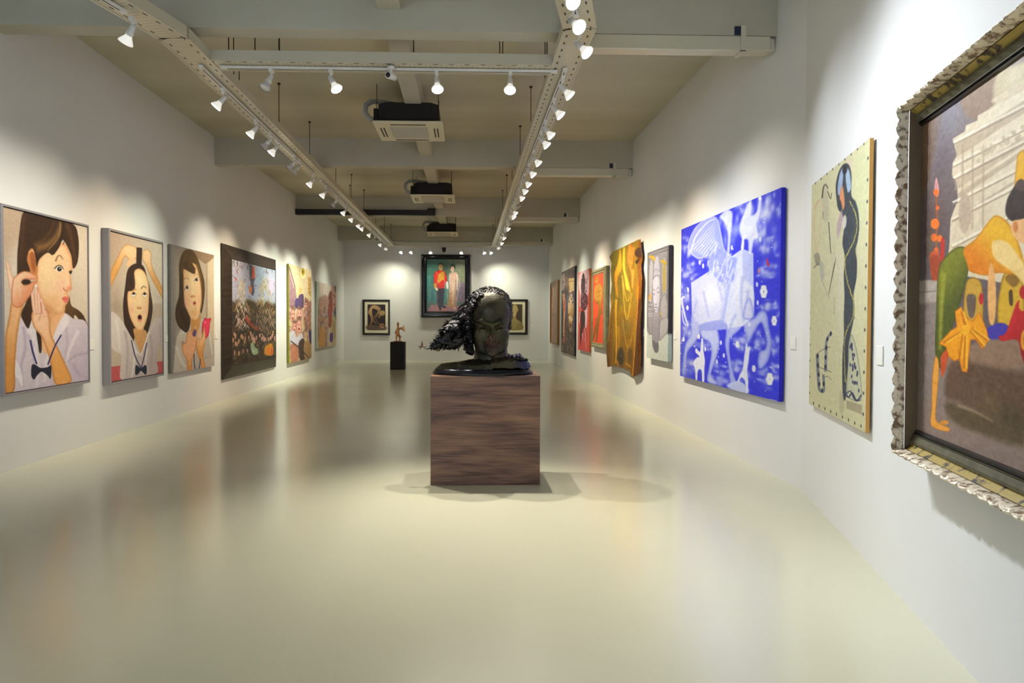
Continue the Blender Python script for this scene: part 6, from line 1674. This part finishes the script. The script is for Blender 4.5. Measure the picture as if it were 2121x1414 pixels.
m_greyf = new_mat('grey_painted_frame', (150, 146, 152), 0.5); m_darkf = new_mat('dark_brown_frame', (48, 38, 34), 0.4)
noise_mix(m_darkf, (40, 31, 28), (62, 50, 42), 3, 4, stretch=(1, 1, 6)); m_blackf = new_mat('black_lacquer_frame', (22, 22, 27), 0.18)
m_brownf = new_mat('brown_gilt_frame', (160, 112, 60), 0.35, 0.3); m_olivef = new_mat('olive_grey_frame', (140, 136, 104), 0.55); m_line = new_mat('dark_liner', (52, 40, 46), 0.6)
noise_mix(m_olivef, (128, 124, 94), (152, 148, 116), 8, 4)
def float_frame(m, w=0.03, lip=0.012):
    def f(t, o, i, d, cd):
        fw = [(0, 0.004), (0, d), (0.72, d), (0.72, cd - 0.02)]
        ring_strip('frame', o, i, fw, m, t); ring_strip('shadow_gap', o, i, [(0.72, cd - 0.012), (1.0, cd - 0.012)], m_line, t)
    return f
C4 = (0, 400, 3.074); C5 = (340, 450, 3.536); D1 = (450, 490, 4.563); D2 = (585, 530, 6.017); D3 = (1130, 530, 6.15)
D4 = (1250, 480, 4.42); D5 = (740, 600, 12.85); D6 = (1670, 350, 2.573); D7 = (345, 495, 4.876); D8 = (1030, 600, 10.88); D9 = (865, 520, 9.748); K2 = (1380, 370, 2.829)
TEMPLE_QUAD = [(1906, 265), (2300, -12), (2300, 1051), (1898, 888)]

# left wall
hang('schoolgirl_painting', 'grey-framed painting of a schoolgirl putting in an earring, nearest on the left wall', 'painting', 'left', paint_earring_girl(), C4,
     [(1.6, 418.9), (183.2, 466.7), (188, 793.6), (6.5, 820)], 0.08, (110, 104, 120), float_frame(m_greyf), group=None)
hang('schoolgirl_painting', 'grey-framed painting of an open-mouthed schoolgirl pulling up a hair tuft', 'painting', 'left', paint_open_mouth_girl(), C4,
     [(221, 472), (335, 499), (342.6, 775.7), (231, 798.5)], 0.09, (110, 104, 120), float_frame(m_greyf))
hang('schoolgirl_painting', 'unframed painting of a pouting schoolgirl holding a pink toy', 'painting', 'left', paint_pink_toy_girl(), D7,
     [(352.7, 506.6), (441.2, 526.4), (446, 756.8), (355.6, 773.8)], 0.05, (128, 124, 122))
def reverse_frame(t, o, i, d, cd):
    ring_strip('frame', o, i, [(0, 0.004), (0, 0.03), (0.03, 0.035), (0.93, d), (0.965, d), (1.0, cd - 0.005)], m_darkf, t)
hang('crowd_painting', 'painting of a crowd and bone-like towers in a wide dark brown frame', 'painting', 'left', paint_crowd_towers(), D1,
     [(459, 505), (570, 536), (573, 760), (463, 785)], 0.10, (30, 26, 26), reverse_frame, canvas_d=0.09, outer_off=0.035)
hang('concert_painting', 'tall unframed painting of a packed crowd under a yellow lamp, green canvas edge', 'painting', 'left', paint_concert_crowd(), D2,
     [(597.9, 547.6), (644, 558.3), (646, 740.7), (599.6, 752)], 0.06, (160, 162, 60))
hang('microphone_painting', 'unframed painting with a big dark red shape, farthest on the left wall', 'painting', 'left', paint_microphone(), D2,
     [(655.3, 583.5), (695, 591.4), (697, 714.4), (656.7, 721.5)], 0.05, (176, 196, 176))

# far wall
def mat_frame(bw, wbw, flip=False):
    def f(t, o, i, d, cd):
        ring_strip('frame', o, i, [(0, 0.004), (0, d * .8), (0.3, d), (0.75, d), (1.0, cd - 0.002)], m_blackf, t)
    return f
hang('framed_study', 'black-framed brown study of a bending nude, left of the portrait', 'painting', 'far', paint_bending_study(), D5,
     [(750.6, 620.2), (807.4, 620.2), (807.6, 693.7), (750.9, 693.7)], 0.06, (40, 30, 30), mat_frame(0, 0), canvas_d=0.035)
hang('framed_study', 'black-framed brown study of a bald figure, half hidden behind the bronze head', 'painting', 'far', paint_bald_study(), D8,
     [(1024, 619.6), (1093, 619.6), (1093, 693), (1024, 693)], 0.06, (40, 30, 30), mat_frame(0, 0), canvas_d=0.035)
def lacquer_frame(t, o, i, d, cd):
    ring_strip('frame', o, i, [(0, 0.004), (0, 0.08), (0.12, d), (0.3, d - .01), (0.42, d - 0.045), (0.55, d - .045), (0.60, d - .035), (0.86, cd + .012), (0.90, cd + .02), (1.0, cd - 0.002)], m_blackf, t)
    b = MB(); r = random.Random(3)
    for k_ in range(150):               # carved beading along the outer edge
        u = k_ / 150 * 2 * ((o[1] - o[0]) + (o[3] - o[2])); w_, h_ = o[1] - o[0], o[3] - o[2]
        f_ = 0.10
        if u < w_: x, z = o[0] + u, o[2] + .04
        elif u < w_ + h_: x, z = o[1] - .04, o[2] + u - w_
        elif u < 2 * w_ + h_: x, z = o[1] - (u - w_ - h_), o[3] - .04
        else: x, z = o[0] + .04, o[3] - (u - 2 * w_ - h_)
        b.lathe([(0.0, -0.02), (0.02, -0.012), (0.026, 0), (0.02, 0.012), (0.0, 0.02)], 8, cap=False, M=Matrix.Translation((x, -d, z)))
    b.build('carved_beading', m_blackf, t, True)
hang('couple_portrait', 'black-framed portrait of two people, red jacket and pale gown, on the far wall', 'painting', 'far', paint_couple(), D9,
     [(872, 526.6), (974, 526.6), (974, 657.8), (872.3, 657.8)], 0.13, (30, 30, 30), lacquer_frame, canvas_d=0.05, mat=m_gloss)

# right wall, far to near
def plain_frame(m, top=0.5):
    def f(t, o, i, d, cd):
        ring_strip('frame', o, i, [(0, 0.004), (0, d * .9), (0.12, d), (0.45, d), (0.6, d - .02), (0.9, d - .02), (1.0, cd - .002)], m, t)
    return f
hang('golden_panel', 'narrow golden brown abstract picture in a brown frame, farthest on the right wall', 'painting', 'right', paint_golden_abstract(), D3,
     [(1139, 585.7), (1153, 580.2), (1156, 714.8), (1139, 710.5)], 0.07, (60, 40, 30), plain_frame(m_brownf), canvas_d=0.04, mat=m_gloss)
hang('mask_painting', 'tall dark unframed painting of a pale face with a golden crown', 'painting', 'right', paint_golden_mask(), D3,
     [(1162.5, 564.2), (1189.8, 551), (1190.8, 738.2), (1163, 728.7)], 0.05, (36, 34, 54))
hang('red_painting', 'narrow pink and red painting of a dark ragged figure with orange canvas edges', 'painting', 'right', paint_red_figure(), D3,
     [(1197.6, 564.2), (1219.7, 557.3), (1220.4, 730), (1197.6, 723.2)], 0.06, (206, 110, 50))
hang('red_painting', 'red-orange painting of a bowing golden horned figure in an olive grey frame', 'painting', 'right', paint_golden_horned(), D3,
     [(1223.8, 561), (1253, 551.3), (1255.8, 723), (1225, 719)], 0.08, (60, 50, 40), plain_frame(m_olivef), canvas_d=0.05)
hang('grey_face_painting', 'grey painting of a serene stone-like face with gold patches, beside the blue painting', 'painting', 'right', paint_grey_face(), D4,
     [(1340, 523.4), (1384, 508.3), (1384.8, 749.7), (1340, 740.2)], 0.07, [(0.76, (46, 46, 62)), (1.0, (176, 196, 200))])
hang('blue_painting', 'big bright blue painting of a pale winged headless beast among clouds', 'painting', 'right', paint_winged_beast(), K2,
     [(1414.3, 473.6), (1616.8, 389.4), (1615, 830.6), (1405.8, 778.3)], 0.055, (30, 30, 190))
hang('snake_painting', 'tall beige painting of a dark snake-tailed figure with tick marks around the edge', 'painting', 'near', paint_snake_woman(), D6,
     [(1680.7, 382.3), (1801.6, 289), (1792.6, 893.8), (1676.2, 838)], 0.035, (214, 160, 84))

# the draped golden canvas: folded cloth hanging over a stretcher
P = paint_drapery()
def tab(tb, v): return np.interp(v, [a for a, _ in tb], [b_ for _, b_ in tb])
Lx = [(0, 80), (.045, 52), (.10, 78), (.16, 70), (.28, 78), (.38, 60), (.47, 74), (.6, 56), (.72, 46), (.82, 34), (.9, 36), (1, 38)]
Rx = [(0, 324), (.05, 326), (.13, 338), (.2, 326), (.3, 342), (.45, 334), (.6, 332), (.8, 328), (1, 326)]
Ty = [(0, 182), (1, 66)]; By = [(0, 1238), (.18, 1226), (.21, 1222), (.45, 1246), (.7, 1272), (.76, 1330), (.82, 1325), (1, 1290)]
Pw, U, N, rz = WALLS['right']
rr0 = rect_on('right', crop_px([(80, 182), (324, 66), (328, 1290), (90, 1225)], D4), 0.08)
cs = (rr0[0] + rr0[1]) / 2
loc = Pw + U * cs; loc.z = rr0[2]
t = thing('draped_canvas', 'golden yellow painted cloth with praying hands and ragged folded edges, right wall', 'painting', loc, rz)
nu, nv = 90, 240
vv, cc = [], []
for j in range(nv):
    for i in range(nu):
        u, v = i / (nu - 1), j / (nv - 1)
        l_, r_ = tab(Lx, v), tab(Rx, v); x = l_ + (r_ - l_) * u
        y0, y1 = tab(Ty, u), tab(By, u); y = y0 + (y1 - y0) * v
        sx, sz = hit_wall(*crop_px([(x, y)], D4)[0], 'right', 0.08)
        fold = 0.5 + 0.5 * math.sin(u * 11 + 2.5 * math.sin(v * 3)) ; fold *= 0.25 + 0.75 * v
        edge_ = max(0, 1 - u / 0.16) + max(0, (u - 0.80) / 0.20)
        yy = -(0.066 + 0.016 * fold + 0.018 * edge_ * abs(math.sin(v * 9 + u * 5)) - 0.03 * max(0, (u - .93) / .07))
        vv.append((sx - cs, yy, sz - rr0[2]))
        g_ = P.T([(x, y)])[0]
        cc.append(P.a[int(np.clip(g_[1], 0, P.ny - 1)), int(np.clip(g_[0], 0, P.nx - 1))])
ff = [(j * nu + i, (j + 1) * nu + i, (j + 1) * nu + i + 1, j * nu + i + 1) for j in range(nv - 1) for i in range(nu - 1)]
o = mesh_obj('painted_cloth', vv, ff, m_canvas, t, True)
ca = o.data.color_attributes.new('paint', 'FLOAT_COLOR', 'POINT')
ca.data.foreach_set('color', np.c_[s2l(np.array(cc)), np.ones(len(cc))].astype(np.float32).ravel())
so = o.modifiers.new('solidify', 'SOLIDIFY'); so.thickness = 0.006; so.offset = -1
m_str = new_mat('stretcher_wood', (84, 60, 74), 0.6)
b = MB(); w_ = (rr0[1] - rr0[0]) / 2 - 0.05
b.box(-w_, w_, -0.05, -0.012, 0.10, rr0[3] - rr0[2] - 0.08)
b.build('stretcher', m_str, t)
b = MB(); b.box(-0.15, 0.15, -0.0118, -0.0005, (rr0[3] - rr0[2]) * .8, (rr0[3] - rr0[2]) * .8 + .03); b.build('hanging_cleat', m_dark, t)

# the great carved frame at the right
m_carved = new_mat('silvered_carving', (196, 178, 150), 0.4, 0.25); noise_mix(m_carved, (128, 104, 78), (236, 224, 200), 34, 5, bump=0.5, bump_scale=90, lo=0.38, hi=0.52)
m_spot = new_mat('spotted_gilding', (150, 134, 70), 0.55, 0.0); noise_mix(m_spot, (58, 46, 28), (172, 148, 70), 16, 3, lo=0.40, hi=0.48)
m_flat = new_mat('olive_flat_moulding', (100, 94, 72), 0.6, spec=0.3); noise_mix(m_flat, (84, 80, 62), (106, 100, 78), 14, 4)
m_edge = new_mat('brown_frame_side', (104, 84, 60), 0.5)
def carved_frame(t, o, i, d, cd):
    f1, f2, f3, f4 = 0.30, 0.50, 0.86, 1.0
    ring_strip('frame_side', o, i, [(0.015, 0.004), (0.0, 0.02), (0.0, d * .55), (0.02, d * .7)], m_edge, t)
    # carved acanthus border: densely displaced half-round
    def rect(f): return [o[k] + (i[k] - o[k]) * f for k in range(4)]
    vs_, fs_ = [], []
    nseg = 14
    a_ = rect(0.02); z_ = rect(f1)
    corners = lambda R: [(R[0], R[2]), (R[1], R[2]), (R[1], R[3]), (R[0], R[3])]
    A = corners(a_); Z = corners(z_)
    base = 0
    for k in range(4):
        k2 = (k + 1) % 4
        L = math.dist(A[k], A[k2]); n_ = max(8, int(L / 0.008))
        for a in range(n_ + 1):
            s_ = a / n_; dist = s_ * L
            pa = (A[k][0] + (A[k2][0] - A[k][0]) * s_, A[k][1] + (A[k2][1] - A[k][1]) * s_)
            pz = (Z[k][0] + (Z[k2][0] - Z[k][0]) * s_, Z[k][1] + (Z[k2][1] - Z[k][1]) * s_)
            for c in range(nseg + 1):
                f = c / nseg
                h = d * .72 + 0.050 * math.sin(math.pi * f) ** .7
                ph = dist / 0.085 * 2 * math.pi
                leaf = math.sin(ph + 3.2 * abs(f - .5) * 2.2) * math.sin(math.pi * f)
                vein = math.sin(ph * 3 + f * 9) * 0.35 * math.sin(math.pi * f)
                h += 0.007 * leaf + 0.005 * vein
                vs_.append((pa[0] + (pz[0] - pa[0]) * f, -h, pa[1] + (pz[1] - pa[1]) * f))
        for a in range(n_):
            for c in range(nseg):
                q0 = base + a * (nseg + 1) + c
                fs_.append((q0, q0 + nseg + 1, q0 + nseg + 2, q0 + 1))
        base += (n_ + 1) * (nseg + 1)
    mesh_obj('carved_border', vs_, fs_, m_carved, t, True)
    ring_strip('spotted_band', o, i, [(f1, d * .68), (0.36, d * .62), (0.44, d * .5), (f2, d * .46)], m_spot, t)
    ring_strip('flat_moulding', o, i, [(f2, d * .46), (f2 + .02, d * .52), (0.62, d * .52), (0.82, d * .40), (0.84, d * .44), (f3, d * .44)], m_flat, t)
    ring_strip('black_liner', o, i, [(f3, d * .44), (f3 + .01, cd + .012), (0.965, cd + .012), (1.0, cd - .002)], m_blackf, t)
hang('temple_painting', 'ornately framed painting of a bowing person before a pale shrine, nearest on the right', 'painting', 'near', paint_temple_offering(), None,
     [(1865, 218), (2467, -292), (2467, 1278), (1856, 944)], 0.13, (40, 34, 30), carved_frame, canvas_d=0.035)

# ------------------------------------------------------------------ caption cards
m_card = new_mat('caption_card', (244, 244, 240), 0.4)
m_ink = new_mat('caption_ink', (120, 120, 120), 0.6)
for wall, (x0, y0, x1, y1), lab in (
        ('left', (188.5, 703, 193, 724), 'white caption card right of the earring painting'),
        ('left', (343.5, 694, 347, 708), 'white caption card right of the open-mouthed schoolgirl painting'),
        ('left', (447, 692, 450.5, 702), 'white caption card right of the pink toy painting'),
        ('left', (574.5, 680.5, 577.5, 690), 'white caption card right of the dark-framed crowd painting'),
        ('far', (1099, 671, 1104, 677), 'tiny white caption card on the far wall right of the bronze head'),
        ('right', (1329.2, 681, 1333.7, 696.6), 'white caption card between the draped golden canvas and the grey face'),
        ('right', (1395, 686, 1400, 703), 'white caption card between the grey face and the blue painting'),
        ('right', (1636, 696.6, 1647, 723.5), 'white caption card right of the big blue painting'),
        ('near', (1814, 716, 1826.5, 755.4), 'white caption card between the beige painting and the carved frame')):
    Pw, U, N, rz = WALLS[wall]
    a_ = rect_on(wall, [(x0, y0), (x1, y0), (x1, y1), (x0, y1)], 0.01)
    cs = (a_[0] + a_[1]) / 2; loc = Pw + U * cs; loc.z = a_[2]
    w_ = max(0.05, (a_[1] - a_[0]) / 2); h_ = a_[3] - a_[2]
    t = thing('caption_card', lab, 'caption card', loc, rz, 'caption cards beside the pictures')
    b = MB(); b.box(-w_, w_, -0.008, -0.0005, 0, h_); bevel(b.build('card', m_card, t), 0.002, 1)
